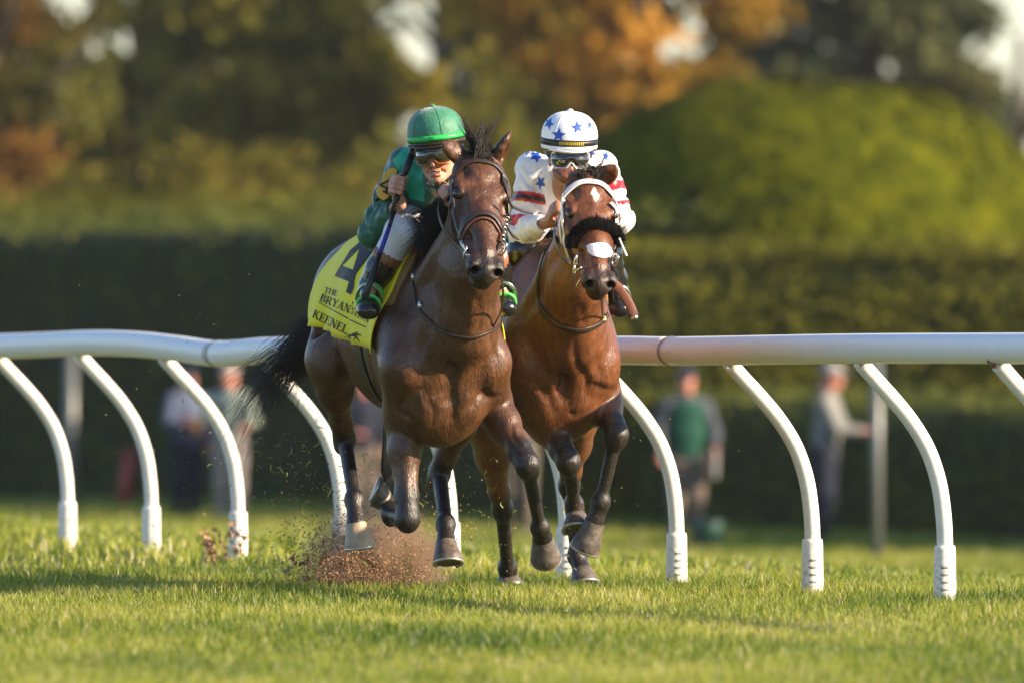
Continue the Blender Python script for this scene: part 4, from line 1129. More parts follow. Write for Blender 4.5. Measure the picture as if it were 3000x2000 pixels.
# ---- leading horse
b1 = bridle(rig1, SK1, HEAD1, 'dark brown leather bridle on the dark bay horse, with an arched noseband', [
    ('browband', [(.15, -.10, -.085), (.10, -.096, -.055), (.065, -.072, -.022), (.052, -.036, -.008), (.050, 0, -.004), (.052, .036, -.008), (.065, .072, -.022), (.10, .096, -.055), (.15, .10, -.085)], .020, .006, 'dark_leather'),
    ('cheekpiece', [(1325, 520), (1319, 564), (1319, 606), (1326, 652), (1342, 690), (1354, 712)], .016, .005, 'dark_leather'),
    ('cheekpiece', [(1327, 528), (1328, 570), (1331, 620), (1340, 660), (1352, 696)], .012, .005, 'dark_leather'),
    ('cheekpiece', [(1472, 515), (1484, 560), (1490, 600), (1488, 660), (1478, 700), (1470, 716)], .018, .005, 'dark_leather'),
    ('noseband', [(1352, 702), (1360, 668), (1382, 640), (1412, 628), (1444, 638), (1463, 668), (1470, 702)], .026, .009, 'dark_leather'),
    ('noseband_lining', [(1356, 706), (1366, 676), (1385, 652), (1412, 642), (1440, 650), (1457, 676), (1464, 706)], .010, .006, 'brown_leather'),
], [(1364, 742, .97, .032), (1471, 728, .97, .030)])
mb = MB()
for a, b_ in (((1350, 706), (1362, 738)), ((1363, 745), (1385, 752)), ((1368, 760), (1374, 790)), ((1372, 788), (1385, 796))):
    mb.tube([rig1.J(*a, .965), rig1.J(*b_, .985)], .0065, 6)
mb.build('bit', MATS['bit_steel'], b1)
mb = MB()
for i in range(9):
    mb.ring(rig1.J(1486 - i * 2.2, 640 + i * 11, .93 + i * .004), (.4, 0, 1), (.2 * (-1) ** i, 1, 0), .008, .002, 8, 5)
mb.build('curb_chain', MATS['bit_steel'], b1)
# reins and neck strap
rt = rig1.place(empty('reins')); tag(rt, 'brown leather reins of the dark bay horse running back to the green jockey', 'reins', 'racing reins')
strap(SK1, [rig1.J(1362, 742, .96), rig1.J(1322, 706, .86), rig1.J(1292, 656, .70), rig1.J(1283, 612, .58), rig1.J(1291, 580, .46), rig1.J(1312, 566, .36)], .022, .005, 'rein', MATS['dark_leather'], rt, free=True)
strap(SK1, [rig1.J(1472, 726, .96), rig1.J(1482, 690, .86), rig1.J(1484, 640, .70), rig1.J(1460, 600, .50), rig1.J(1400, 580, .38)], .022, .005, 'rein', MATS['dark_leather'], rt, free=True)
strap(SK1, [rig1.J(1490, 582, .90), rig1.J(1500, 604, .88), rig1.J(1525, 616, .84), rig1.J(1558, 624, .80)], .012, .008, 'loose_end', MATS['dark_leather'], rt, free=True)
strap(SK1, [rig1.J(1486, 655, .92), rig1.J(1490, 672, .92), rig1.J(1504, 692, .90), rig1.J(1520, 700, .88)], .012, .008, 'loose_end', MATS['dark_leather'], rt, free=True)
ns = rig1.place(empty('neck_strap')); tag(ns, 'thin dark leather neck strap looped round the dark bay horse above its chest', 'neck strap', 'neck straps')
px = [(1243, 712), (1218, 775), (1210, 830), (1218, 885), (1248, 930), (1290, 966), (1340, 985), (1390, 986), (1436, 966), (1470, 930), (1484, 890), (1478, 840)]
strap(SK1, [SK1.hit(x, y, .35)[0] for x, y in px], .013, .006, 'strap', MATS['dark_leather'], ns, n=60)
mb = MB(); mb.box(SK1.hit(1230, 895, .3)[0], (.02, .02, .035)); mb.box(SK1.hit(1210, 812, .3)[0], (.016, .016, .03)); mb.build('buckle', MATS['bit_steel'], ns)
strap(SK1, [rig1.J(1466, 800, .93), rig1.J(1474, 850, .80), rig1.J(1470, 905, .62), rig1.J(1440, 968, .50)], .010, .005, 'martingale_strap', MATS['dark_leather'], ns, free=True)

# ---- second horse
b2 = bridle(rig2, SK2, HEAD2, 'white bridle on the bright bay horse, with a fluffy black noseband', [
    ('browband', [(.15, -.10, -.085), (.10, -.096, -.055), (.065, -.072, -.022), (.052, -.036, -.008), (.050, 0, -.004), (.052, .036, -.008), (.065, .072, -.022), (.10, .096, -.055), (.15, .10, -.085)], .026, .007, 'white_leather'),
    ('cheekpiece', [(1656, 570), (1652, 610), (1652, 660), (1656, 700), (1664, 735), (1672, 756)], .019, .006, 'white_leather'),
    ('cheekpiece', [(1658, 590), (1648, 640), (1646, 680), (1650, 715)], .012, .005, 'white_leather'),
    ('cheekpiece', [(1797, 566), (1812, 600), (1816, 650), (1812, 700), (1804, 750)], .016, .006, 'white_leather'),
], [(1688, 766, .95, .030), (1802, 762, .95, .026)])
mb = MB(); mb.ring(rig2.J(1684, 792, .97), (.3, .1, 1), (.9, -.3, 0), .024, .004, 16, 6); mb.ring(rig2.J(1698, 788, .985), (.3, .5, .4), (.9, -.3, 0), .012, .004, 12, 6)
mb.ring(rig2.J(1704, 822, .95), (.3, .4, .8), (.6, -.5, -.3), .030, .0035, 14, 6, .5, 3.4)
mb.build('bit', MATS['bit_steel'], b2)
nbp = poly([SK2.hit(x, y, .8)[0] for x, y in [(1684, 726), (1690, 698), (1712, 672), (1745, 660), (1778, 668), (1802, 690), (1816, 722)]], 30)
V = []; Fc = []; nseg = 16
r_ = random.Random(3)
mbn = MB(); mbn.tube([p + SK2.near(p)[1] * .012 for p in nbp], [.017 if 1 < i < len(nbp) - 2 else .014 for i in range(len(nbp))], 12)
nb = mbn.build('fleece_noseband', MATS['black_fleece'], b2)
roots = []
for i in range(3400):
    j = r_.uniform(0, len(nbp) - 1.001); p = nbp[int(j)].lerp(nbp[int(j) + 1], j % 1); nn = SK2.near(p)[1]
    t = (nbp[int(j) + 1] - nbp[int(j)]).normalized(); a = r_.uniform(-1.9, 1.9); sd = t.cross(nn)
    d = (nn * math.cos(a) + sd * math.sin(a)).normalized(); c = p + nn * .012
    q0 = c + d * .015; w = Vector((r_.gauss(0, 1), r_.gauss(0, 1), r_.gauss(0, 1))) * .007; ln = r_.uniform(.004, .013)
    roots.append([q0, q0 + d * ln * .6 + w, q0 + d * ln + w * r_.uniform(-.4, 1.2)])
strands('fleece', roots, 2, MATS['black_fleece'], nb, .0022)
print_px(SK2, [[(1719, 722), (1728, 716), (1744, 714), (1762, 712), (1778, 716), (1788, 726), (1794, 740), (1795, 755), (1780, 754), (1768, 758), (1752, 755), (1736, 750), (1724, 740)]], 'nose_strip', MATS['white_tape'], b2, .004, .9)
rt = rig2.place(empty('reins')); tag(rt, 'leather reins of the bright bay horse held by the jockey in white', 'reins', 'racing reins')
strap(SK2, [rig2.J(1672, 766, .93), rig2.J(1650, 758, .84), rig2.J(1630, 720, .70), rig2.J(1624, 680, .56), rig2.J(1630, 645, .42)], .024, .005, 'rein', MATS['dark_leather'], rt, free=True)
strap(SK2, [rig2.J(1803, 764, .93), rig2.J(1806, 730, .80), rig2.J(1800, 690, .62), rig2.J(1780, 650, .42)], .022, .005, 'rein', MATS['dark_leather'], rt, free=True)
strap(SK2, [rig2.J(1814, 698, .86), rig2.J(1822, 718, .86), rig2.J(1832, 742, .86), rig2.J(1836, 750, .86)], .016, .008, 'loose_end', MATS['white_leather'], rt, free=True)
ns = rig2.place(empty('neck_strap')); tag(ns, 'dark leather neck strap with a brass buckle on the bright bay horse', 'neck strap', 'neck straps')
px = [(1602, 740), (1584, 800), (1578, 850), (1582, 890), (1604, 925), (1640, 952), (1680, 966), (1720, 962), (1756, 944), (1775, 920)]
strap(SK2, [SK2.hit(x, y, .35)[0] for x, y in px], .022, .008, 'strap', MATS['dark_leather'], ns, n=50)
mb = MB(); mb.box(SK2.hit(1764, 938, .4)[0] + Vector((.01, 0, 0)), (.018, .03, .018)); mb.ball(SK2.hit(1768, 930, .4)[0] + Vector((.016, 0, 0)), .008); mb.build('buckle', MATS['brass'], ns)
strap(SK2, [rig2.J(1762, 870, .88), rig2.J(1764, 900, .72), rig2.J(1766, 935, .52)], .008, .005, 'martingale_strap', MATS['dark_leather'], ns, free=True)

# ------------------------------------------------------------------ saddle cloths, pads, saddles
def drape(skin, q, xs, zb, nu, nv, lift, ripple=0, sides=(-1, 1)):
    """Grid of points lying over the back: xs(v, a) gives x for a in 0..1 front to rear; v runs over one side to the other."""
    G = []
    for j in range(-nv, nv + 1):
        v = abs(j) / nv; sgn = -1 if j < 0 else 1; row = []
        for i in range(nu + 1):
            a = i / nu; x = xs(v, a); zt = zb(a)
            # slide round the barrel until the lower edge reaches its height
            th_end = 1.9
            for _ in range(1):
                lo_, hi_ = .3, 2.2
                for _ in range(9):
                    mid = (lo_ + hi_) / 2; d = Vector((0, sgn * math.sin(mid), math.cos(mid))); ax = Vector((x if v < 1 else xs(1, a), 0, 1.15))
                    r = skin.b.ray_cast(ax + d * .9, -d)
                    z = r[0].z if r[0] is not None else 1.0
                    if z > zt: lo_ = mid
                    else: hi_ = mid
                th_end = lo_
            th = th_end * v; d = Vector((0, sgn * math.sin(th), math.cos(th))); ax = Vector((x, 0, 1.15))
            r = skin.b.ray_cast(ax + d * .9, -d)
            p = r[0] if r[0] is not None else ax + d * .3
            p = p + d * lift
            row.append(p)
        G.append(row)
    for _ in range(4):
        N = [r[:] for r in G]
        for j in range(len(G)):
            for i in range(nu + 1):
                nb_ = [G[jj][ii] for jj, ii in ((j - 1, i), (j + 1, i), (j, i - 1), (j, i + 1)) if 0 <= jj < len(G) and 0 <= ii <= nu]
                if 0 < j < len(G) - 1 and 0 < i < nu: N[j][i] = G[j][i] * .4 + sum(nb_, Vector()) * (.6 / len(nb_))
        G = N
    for j in range(len(G)):                       # keep the cloth outside the animal
        v = abs(j - nv) / nv; sgn = -1 if j < nv else 1
        for i in range(nu + 1):
            loc, nor, *_ = skin.b.find_nearest(G[j][i])
            dd = (G[j][i] - loc).dot(nor)
            if dd < lift: G[j][i] = G[j][i] + nor * (lift - dd)
            if ripple:
                a = i / nu
                G[j][i] = G[j][i] + nor * (ripple * v * (math.sin(9 * a + 2.0 * v) * .5 + math.sin(23 * a - 3 * v + sgn) * .4 + .5 + (math.exp(-((a - .30) / .035) ** 2) * 2.2 if v > .45 else 0)))
    return G

def cloth_obj(G, name, mat_, parent, thick=.004):
    nj, ni = len(G), len(G[0]); V = []; nor = []
    for j in range(nj):
        for i in range(ni):
            du = G[j][min(i + 1, ni - 1)] - G[j][max(i - 1, 0)]; dv = G[min(j + 1, nj - 1)][i] - G[max(j - 1, 0)][i]
            n = dv.cross(du).normalized()
            if n.dot(G[j][i] - Vector((G[j][i].x, 0, 1.1))) < 0: n = -n
            nor.append(n); V.append(G[j][i])
    n0 = len(V); V = V + [p - n * thick for p, n in zip(V, nor)]
    fs = []
    for j in range(nj - 1):
        for i in range(ni - 1):
            a = j * ni + i; q = (a, a + ni, a + ni + 1, a + 1); fs.append(q); fs.append(tuple(x + n0 for x in q[::-1]))
    edge = [(0, i) for i in range(ni)] + [(j, ni - 1) for j in range(1, nj)] + [(nj - 1, i) for i in range(ni - 2, -1, -1)] + [(j, 0) for j in range(nj - 2, 0, -1)]
    idx = [j * ni + i for j, i in edge]
    for k in range(len(idx)): a, b = idx[k], idx[(k + 1) % len(idx)]; fs.append((a, b, b + n0, a + n0))
    o = MB().add(V, fs).build(name, mat_, parent); bm = bmesh.new(); bm.from_mesh(o.data); bmesh.ops.recalc_face_normals(bm, faces=bm.faces); bm.to_mesh(o.data); bm.free()
    return o

NV = 22; NU = 46
cg = drape(SK1, q1, lambda v, a: (.245 + .005 * v) * (1 - a) + (-.60 - .32 * v) * a, lambda a: 1.00 + .125 * a, NU, NV, .012, .011)
cloth = cloth_obj(cg, 'saddle_cloth', MATS['yellow_cloth'], None)
rig1.place(cloth); tag(cloth, 'bright yellow saddle cloth with a big black 4 draped over the dark bay horse', 'saddle cloth', 'saddle cloths')
def on_cloth(a, b, off=.003, side=-1):
    """a: 0 at the rear to 1 at the front edge; b: 0 at the spine to 1 at the hem; right-hand side of the horse."""
    i = min(max((1 - a) * NU, 0), NU - 1e-4); j = NV - min(max(b * NV, 0), NV - 1e-4)
    i0, j0 = int(i), int(j); fi, fj = i - i0, j - j0; j1 = min(j0 + 1, 2 * NV)
    P = (cg[j0][i0] * (1 - fi) + cg[j0][i0 + 1] * fi) * (1 - fj) + (cg[j1][i0] * (1 - fi) + cg[j1][i0 + 1] * fi) * fj
    n = (cg[j1][i0] - cg[j0][i0]).cross(cg[j0][i0 + 1] - cg[j0][i0]).normalized()
    if n.y > 0: n = -n
    return P + n * off
class ClothSkin(Skin):
    def __init__(self, rig, me): self.rig = rig; self.b = BVHTree.FromPolygons([v.co.copy() for v in me.vertices], [tuple(p.vertices) for p in me.polygons])
CS = ClothSkin(rig1, cloth.data)
def cloth_text(polys, width, o, ex, up, name):
    """Unit text laid on the cloth: origin o, ex = whole run, up = letter height (photograph pixels)."""
    P = [[(o[0] + x / width * ex[0] + y * up[0], o[1] + x / width * ex[1] + y * up[1]) for x, y in qd] for qd in polys]
    return print_px(CS, P, name, MATS['black_print'], cloth, .0028, -.3, 5)
def R8(*pts): return [(900 + x / 3.92, 660 + y / 3.92) for x, y in pts]
w_, p_ = text2d('THE'); cloth_text(p_, w_, (949, 857), (40, 12.5), (5, -16.5), 'lettering')
w_, p_ = text2d('BRYAN'); cloth_text(p_, w_, (936, 882), (88, 36.5), (9, -22), 'lettering')
w_, p_ = text2d('STION'); cloth_text(p_, w_, (1026, 918), (54, 29), (8, -19), 'lettering')
w_, p_ = text2d('KEENEL'); cloth_text(p_, w_, (915, 930), (100, 49), (9, -23), 'lettering')
print_px(CS, [[(934, 887), (935, 885), (1022, 932), (1021, 935)], [(1025, 938), (1026, 935), (1074, 957), (1073, 960)]], 'underline', MATS['black_print'], cloth, .0028, -.3, 5)
cloth_text(runner2d(), 1.0, (1018, 999), (44, 6), (0, -31), 'emblem')
print_px(CS, [R8((390, 465), (500, 290), (640, 170), (668, 235), (605, 265), (405, 468)), R8((320, 585), (390, 465), (405, 468), (530, 515), (565, 560), (545, 640), (485, 650)),
              R8((640, 170), (800, 195), (765, 290), (622, 420), (565, 560), (530, 515), (605, 265), (668, 235)), R8((545, 635), (540, 720), (505, 800), (450, 770), (485, 650))], 'number', MATS['black_print'], cloth, .0028, -.3, 5)

cgp = drape(SK1, q1, lambda v, a: (.278 + .0 * v) * (1 - a) + (.225 - .0 * v) * a, lambda a: 1.19, 4, 16, .008)
pad = cloth_obj(cgp, 'saddle_pad', MATS['tan_fleece'], None, .014); rig1.place(pad); tag(pad, 'tan fleece pad edge showing in front of the yellow saddle cloth', 'saddle pad', 'saddle pads')
cgt = drape(SK1, q1, lambda v, a: (.285 - .0 * v) * (1 - a) + (.20 - .0 * v) * a, lambda a: 1.41, 4, 8, .012)
tw = cloth_obj(cgt, 'towel', MATS['blue_towel'], None, .010); rig1.place(tw); tag(tw, 'small blue towel folded under the front of the saddle', 'towel')

def saddle(skin, q, label, rig, zmin, fx=0):
    root = rig.place(empty('racing_saddle')); tag(root, label, 'saddle', 'racing saddles')
    g = drape(skin, q, lambda v, a: (.115 + fx * 1.10 - (.10 - fx * .7) * v) * (1 - a) + (-.22 + fx * 1.5 + .06 * v) * a, lambda a: zmin + .16 * (a - .3) ** 2 * 4, 16, 12, .042)
    cloth_obj(g, 'saddle_flap', MATS['black_saddle'], root, .010)
    w = q['withers']
    mb = MB(); pts = poly([(.06 + fx, 0, w + .055), (-.05 + fx, 0, w + .02), (-.22 + fx, 0, w + .005), (-.38 + fx, 0, w + .05)], 12)
    mb.tube(pts, [(.07, .03)] * len(pts), 12, side=(0, 1, 0)); mb.build('seat', MATS['black_saddle'], root)
    return root
sd1 = saddle(SK1, q1, 'small black racing saddle on the yellow saddle cloth', rig1, 1.24, .11)
sd2 = saddle(SK2, q2, 'small black racing saddle on the bright bay horse', rig2, 1.18)
cgp = drape(SK2, q2, lambda v, a: (.12 - .16 * v) * (1 - a) + (.03 - .16 * v) * a, lambda a: 1.02, 4, 16, .012)
pad = cloth_obj(cgp, 'saddle_pad', MATS['tan_fleece'], None, .016); rig2.place(pad); tag(pad, 'tan saddle pad edge on the bright bay horse beside the jockey in white', 'saddle pad', 'saddle pads')
for rig, skin, x, root in ((rig1, SK1, -.12, sd1), (rig2, SK2, -.10, sd2)):
    pts = []
    for i in range(25):
        th = 1.2 + (2 * math.pi - 2.4) * i / 24
        d = Vector((0, math.sin(th), math.cos(th))); r = skin.b.ray_cast(Vector((x, 0, 1.1)) + d * .9, -d)
        if r[0] is not None: pts.append(r[0])
    strap(skin, pts, .075, .006, 'girth', MATS['black_saddle' if rig is rig1 else 'pale_web'], root, n=48)

# ------------------------------------------------------------------ manes, forelocks, tails
mat('tail_hair', (.030, .019, .013), .5, .3)
def hair_mesh(name, parent, gen, count, width=.0032, seed=1):
    r = random.Random(seed); L_ = [gen(r) for _ in range(count)]
    return strands(name, L_, 0, MATS['tail_hair' if name == 'tail' else 'dark_hair'], parent, width)
def g3(r, s): return Vector((r.gauss(0, s), r.gauss(0, s), r.gauss(0, s)))
def lock_curve(p, d, k, r, wob, drop):
    """Five points of a soft curved hair."""
    a = g3(r, 1); a = (a - d * a.dot(d)); ph = r.uniform(0, 6.3)
    return [p + d * (k * t) + a * (wob * math.sin(ph + 3.2 * t) * t) + Vector((0, 0, -drop * k * t * t)) for t in (0, .22, .45, .7, 1)]
def mane_gen(h, q, side, blow, ln, m0=.4):
    base = [h(.01, 0, -.055)] + [Vector(p) + Vector((-.35, 0, .94)) * (wh[1] * .98) for p, wh in q['neck'][::-1]][:-1] + [Vector((.08, 0, q['withers'] + .01))]
    P = poly(base, 60); R_ = random.Random(int(ln * 1000))
    locks = []
    for i in range(70):
        locks.append((P[R_.randrange(int(len(P) * m0), len(P))], Vector((-.8 + R_.gauss(0, .15), side * R_.uniform(.45, 1.3), blow + R_.gauss(0, .22))).normalized(), ln * R_.uniform(.6, 1.15), g3(R_, .02), R_.uniform(.25, .7)))
    def gen(r):
        p, d, k, c, dr = locks[r.randrange(len(locks))]
        L = lock_curve(p + g3(r, .010), (d + g3(r, .10)).normalized(), k * r.uniform(.75, 1.1), r, .012, dr)
        return [x + c * (i / 4) for i, x in enumerate(L)]
    return gen
def forelock_gen(h, up, back, ln, spread, nl=26):
    R_ = random.Random(int(ln * 997)); locks = []
    for i in range(nl):
        tall = R_.random() < up; k = ln * (R_.uniform(.6, 1.15) if tall else R_.uniform(.30, .55))
        locks.append((h(R_.uniform(-.03, .04), R_.gauss(0, .020), -.004), Vector((-.5 + back, R_.gauss(.08, spread), 1.0 if tall else .35)).normalized(), k, g3(R_, .016), -.1 if tall else .5))
    def gen(r):
        p, d, k, c, dr = locks[r.randrange(nl)]
        L = lock_curve(p + g3(r, .006), (d + g3(r, .07)).normalized(), k * r.uniform(.7, 1.1), r, .010, dr)
        return [x + c * (i / 4) for i, x in enumerate(L)]
    return gen
hair_mesh('mane', HORSE1, mane_gen(HEAD1, q1, -1, .02, .25), 5200, .0017, seed=4)
hair_mesh('mane', HORSE2, mane_gen(HEAD2, q2, -1, .0, .14), 1800, .0017, seed=5)
hair_mesh('forelock', HORSE1, forelock_gen(HEAD1, .15, .05, .165, .55, 34), 1100, .0021, seed=6)
hair_mesh('forelock', HORSE2, forelock_gen(HEAD2, .30, .1, .075, .45), 900, .0020, seed=8)
def tail_gen(path, r0, r1):
    P = poly(path, 40)
    def gen(r):
        st = r.random() * .35; off = g3(r, .4); n = 7; out = []; k = r.uniform(.55, 1.05); w = g3(r, .6)
        for i in range(n):
            t = min(st + (k - st) * i / (n - 1), .999); j = t * (len(P) - 1); p = P[int(j)].lerp(P[min(int(j) + 1, len(P) - 1)], j % 1)
            s = r0 + (r1 - r0) * t
            out.append(p + off * s + w * s * t * t + Vector((0, 0, .02 * math.sin(5 * t + off.x * 5))))
        return out
    return gen
hair_mesh('tail', HORSE1, tail_gen([(-1.14, -.02, 1.30), (-1.30, -.06, 1.24), (-1.42, -.20, 1.02), (-1.50, -.34, .86), (-1.56, -.40, .66)], .025, .15), 850, .0016, seed=9)
hair_mesh('tail', HORSE2, tail_gen([(-1.14, -.02, 1.24), (-1.30, .0, 1.14), (-1.45, -.04, .92), (-1.55, -.05, .72)], .03, .10), 600, .0022, seed=10)
# ------------------------------------------------------------------ jockeys
mat('skin', (.64, .37, .26), .45, .45, noise=(30, .3, (.45, .20, .12)), bump=(300, .08), sss=.12)
mat('skin_dark', (.36, .18, .11), .45, .45, noise=(30, .3, (.30, .14, .09)), sss=.1)
mat('lip', (.40, .14, .11), .4)
mat('tooth', (.75, .72, .66), .3)
mat('white_breeches', (.76, .76, .78), .6, noise=(16, .3, (.58, .58, .60)), bump=(38, .35))
mat('boot_leather', (.010, .010, .011), .16, .6, bump=(40, .2))
mat('boot_cuff', (.22, .085, .040), .45, noise=(30, .4, (.30, .13, .07)), bump=(40, .3))
mat('goggle_lens', (.035, .036, .022), .05, .9, coat=.6)
mat('goggle_lens_dark', (.012, .012, .014), .05, .9, coat=.6)
mat('amber_frame', (.28, .075, .012), .25, .6)
mat('clear_frame', (.60, .60, .60), .2, .6)
mat('cap_green', (.035, .185, .105), .55, .4, sheen=.4, bump=(45, .25))
mat('band_green', (.03, .48, .10), .4)
mat('cap_white', (.80, .80, .83), .45, bump=(70, .1))
mat('star_blue', (.012, .085, .46), .5, bump=(90, .15))
mat('helmet_dark', (.035, .022, .014), .35)
mat('black_band', (.012, .012, .012), .45)
mat('gold_print', (.62, .44, .03), .45)
mat('plate_yellow', (.78, .46, .06), .4, bump=(70, .1))
mat('plate_digit', (.03, .035, .05), .5)
mat('whip_black', (.010, .010, .011), .4)
mat('whip_blue', (.015, .035, .30), .35)
mat('grey_glove', (.30, .28, .27), .7)
mat('scarf_print', (.50, .50, .50), .7, noise=(90, .95, (.02, .02, .02)))

def silk_material(name, c0, c1, c2, c3):
    """Attributes one/two/three pick the sewn-on colours."""
    m = mat(name, c0, .40, .5, sheen=.2); nt = m.node_tree; N = nt.nodes; L = nt.links; b = N['Principled BSDF']
    rgb = N.new('ShaderNodeRGB'); rgb.outputs[0].default_value = (*c0, 1); col = rgb.outputs[0]
    for nm, c in (('one', c1), ('two', c2), ('three', c3)):
        at = N.new('ShaderNodeAttribute'); at.attribute_name = nm
        mx = N.new('ShaderNodeMix'); mx.data_type = 'RGBA'; L.new(at.outputs['Fac'], mx.inputs['Factor']); L.new(col, mx.inputs['A']); mx.inputs['B'].default_value = (*c, 1); col = mx.outputs['Result']
    L.new(col, b.inputs['Base Color'])
    tc = N.new('ShaderNodeTexCoord'); n1 = N.new('ShaderNodeTexNoise'); n1.inputs['Scale'].default_value = 14; n1.inputs['Detail'].default_value = 2; n1.inputs['Distortion'].default_value = .6
    L.new(tc.outputs['Object'], n1.inputs['Vector'])
    bp = N.new('ShaderNodeBump'); bp.inputs['Strength'].default_value = .25; bp.inputs['Distance'].default_value = .02; L.new(n1.outputs[0], bp.inputs['Height'])
    n2 = N.new('ShaderNodeTexNoise'); n2.inputs['Scale'].default_value = 320; L.new(tc.outputs['Object'], n2.inputs['Vector'])
    b2 = N.new('ShaderNodeBump'); b2.inputs['Strength'].default_value = .12; b2.inputs['Distance'].default_value = .002; L.new(n2.outputs[0], b2.inputs['Height']); L.new(bp.outputs[0], b2.inputs['Normal'])
    L.new(b2.outputs[0], b.inputs['Normal'])
    return m

def in_poly(px, py, poly_):
    inside = np.zeros(len(px), bool); n = len(poly_)
    for i in range(n):
        x0, y0 = poly_[i]; x1, y1 = poly_[(i + 1) % n]
        c = ((y0 > py) != (y1 > py)) & (px < (x1 - x0) * (py - y0) / (y1 - y0 + 1e-9) + x0)
        inside ^= c
    return inside

def to_px(rig, V):
    P = np.array(rig.O)[None] + V[:, :1] * np.array(rig.f)[None] + V[:, 1:2] * np.array(rig.l)[None]; P[:, 2] += V[:, 2]
    return 1500 + F_PX * P[:, 0] / P[:, 1], 888 - F_PX * (P[:, 2] - CAM_H) / P[:, 1]

def fist(F, c, w, p, k=.006):
    """A closed hand round an axis w at c; p points from the axis to the back of the hand. Five separate fingers."""
    w = Vector(w).normalized(); p = Vector(p); p = (p - w * p.dot(w)).normalized(); qv = w.cross(p)
    c = Vector(c)
    F.cap(c + p * .030 + w * .028 - qv * .012, c + p * .030 - w * .028 - qv * .012, (.012, .020), (.011, .018), p, .01)
    F.cap(c + p * .030 + w * .024 + qv * .006, c + p * .028 - w * .026 + qv * .006, (.011, .016), (.010, .014), p, .01)
    for i, (o, r, ln) in enumerate(((.031, .0096, 1.0), (.011, .0100, 1.06), (-.009, .0096, 1.0), (-.028, .0082, .86))):
        a = c + w * o
        pts = [(a + p * .030 + qv * .012, r), (a + p * .016 * ln + qv * .034 * ln, r), (a - p * .012 * ln + qv * .030 * ln, r * .95), (a - p * .020 * ln + qv * .006, r * .85)]
        F.chain(pts, k=k)
    F.chain([(c + p * .022 + w * .030 - qv * .020, .012), (c - p * .008 + w * .046 - qv * .022, .0105), (c - p * .022 + w * .040 + qv * .004, .0092)], k=k)
    return qv

class HumanHead:
    def __init__(self, c, face, roll=0):
        self.c = Vector(c); f = Vector(face).normalized(); l = Vector((0, 0, 1)).cross(f).normalized(); u = f.cross(l)
        self.f = f; self.l = l * math.cos(roll) + u * math.sin(roll); self.u = self.f.cross(self.l) * 1.0
        self.u = f.cross(self.l)
    def __call__(self, f, l, u): return self.c + self.f * f + self.l * l + self.u * u
    def rows(self): return [self.f, self.l, self.u]

def head_sdf(F, h):
    R = h.rows()
    e = lambda c, r, k=.015, sub=False: F.ell(h(*c), r, R, k, sub)
    c_ = lambda a, b, ra, rb, k=.012, sub=False: F.cap(h(*a), h(*b), ra, rb, h.l, k, sub)
    e((-.012, 0, .035), (.098, .076, .095)); e((.030, 0, -.035), (.062, .060, .075), .02)
    c_((.01, .052, -.060), (.062, .020, -.098), .018, .015, .02); c_((.01, -.052, -.060), (.062, -.020, -.098), .018, .015, .02)
    e((.072, 0, -.102), (.020, .022, .016), .015)
    c_((.086, 0, .004), (.108, 0, -.036), .009, .012, .010)
    for s in (-1, 1):
        e((.098, s * .013, -.040), (.011, .008, .008), .006)
        e((.062, s * .045, -.026), (.026, .022, .018), .015)
        c_((.080, s * .012, .018), (.066, s * .046, .020), .010, .009, .012)
        e((.086, s * .030, .0), (.014, .016, .011), .008, True)
        e((-.002, s * .077, -.012), (.018, .010, .030), .008)
        e((.004, s * .086, -.010), (.010, .006, .018), .004, True)
        c_((.078, s * .012, -.052), (.066, s * .032, -.072), .006, .004, .012, True)
        e((.100, s * .008, -.047), (.004, .004, .003), .002, True)
    c_((.090, -.018, -.064), (.090, .018, -.064), .0075, .0075, .006)
    c_((.086, -.016, -.080), (.086, .016, -.080), .0085, .0085, .006)
    c_((.098, -.019, -.072), (.098, .019, -.072), .0055, .0055, .003, True)
    c_((-.03, 0, -.06), (-.06, 0, -.14), .055, .058, .02)

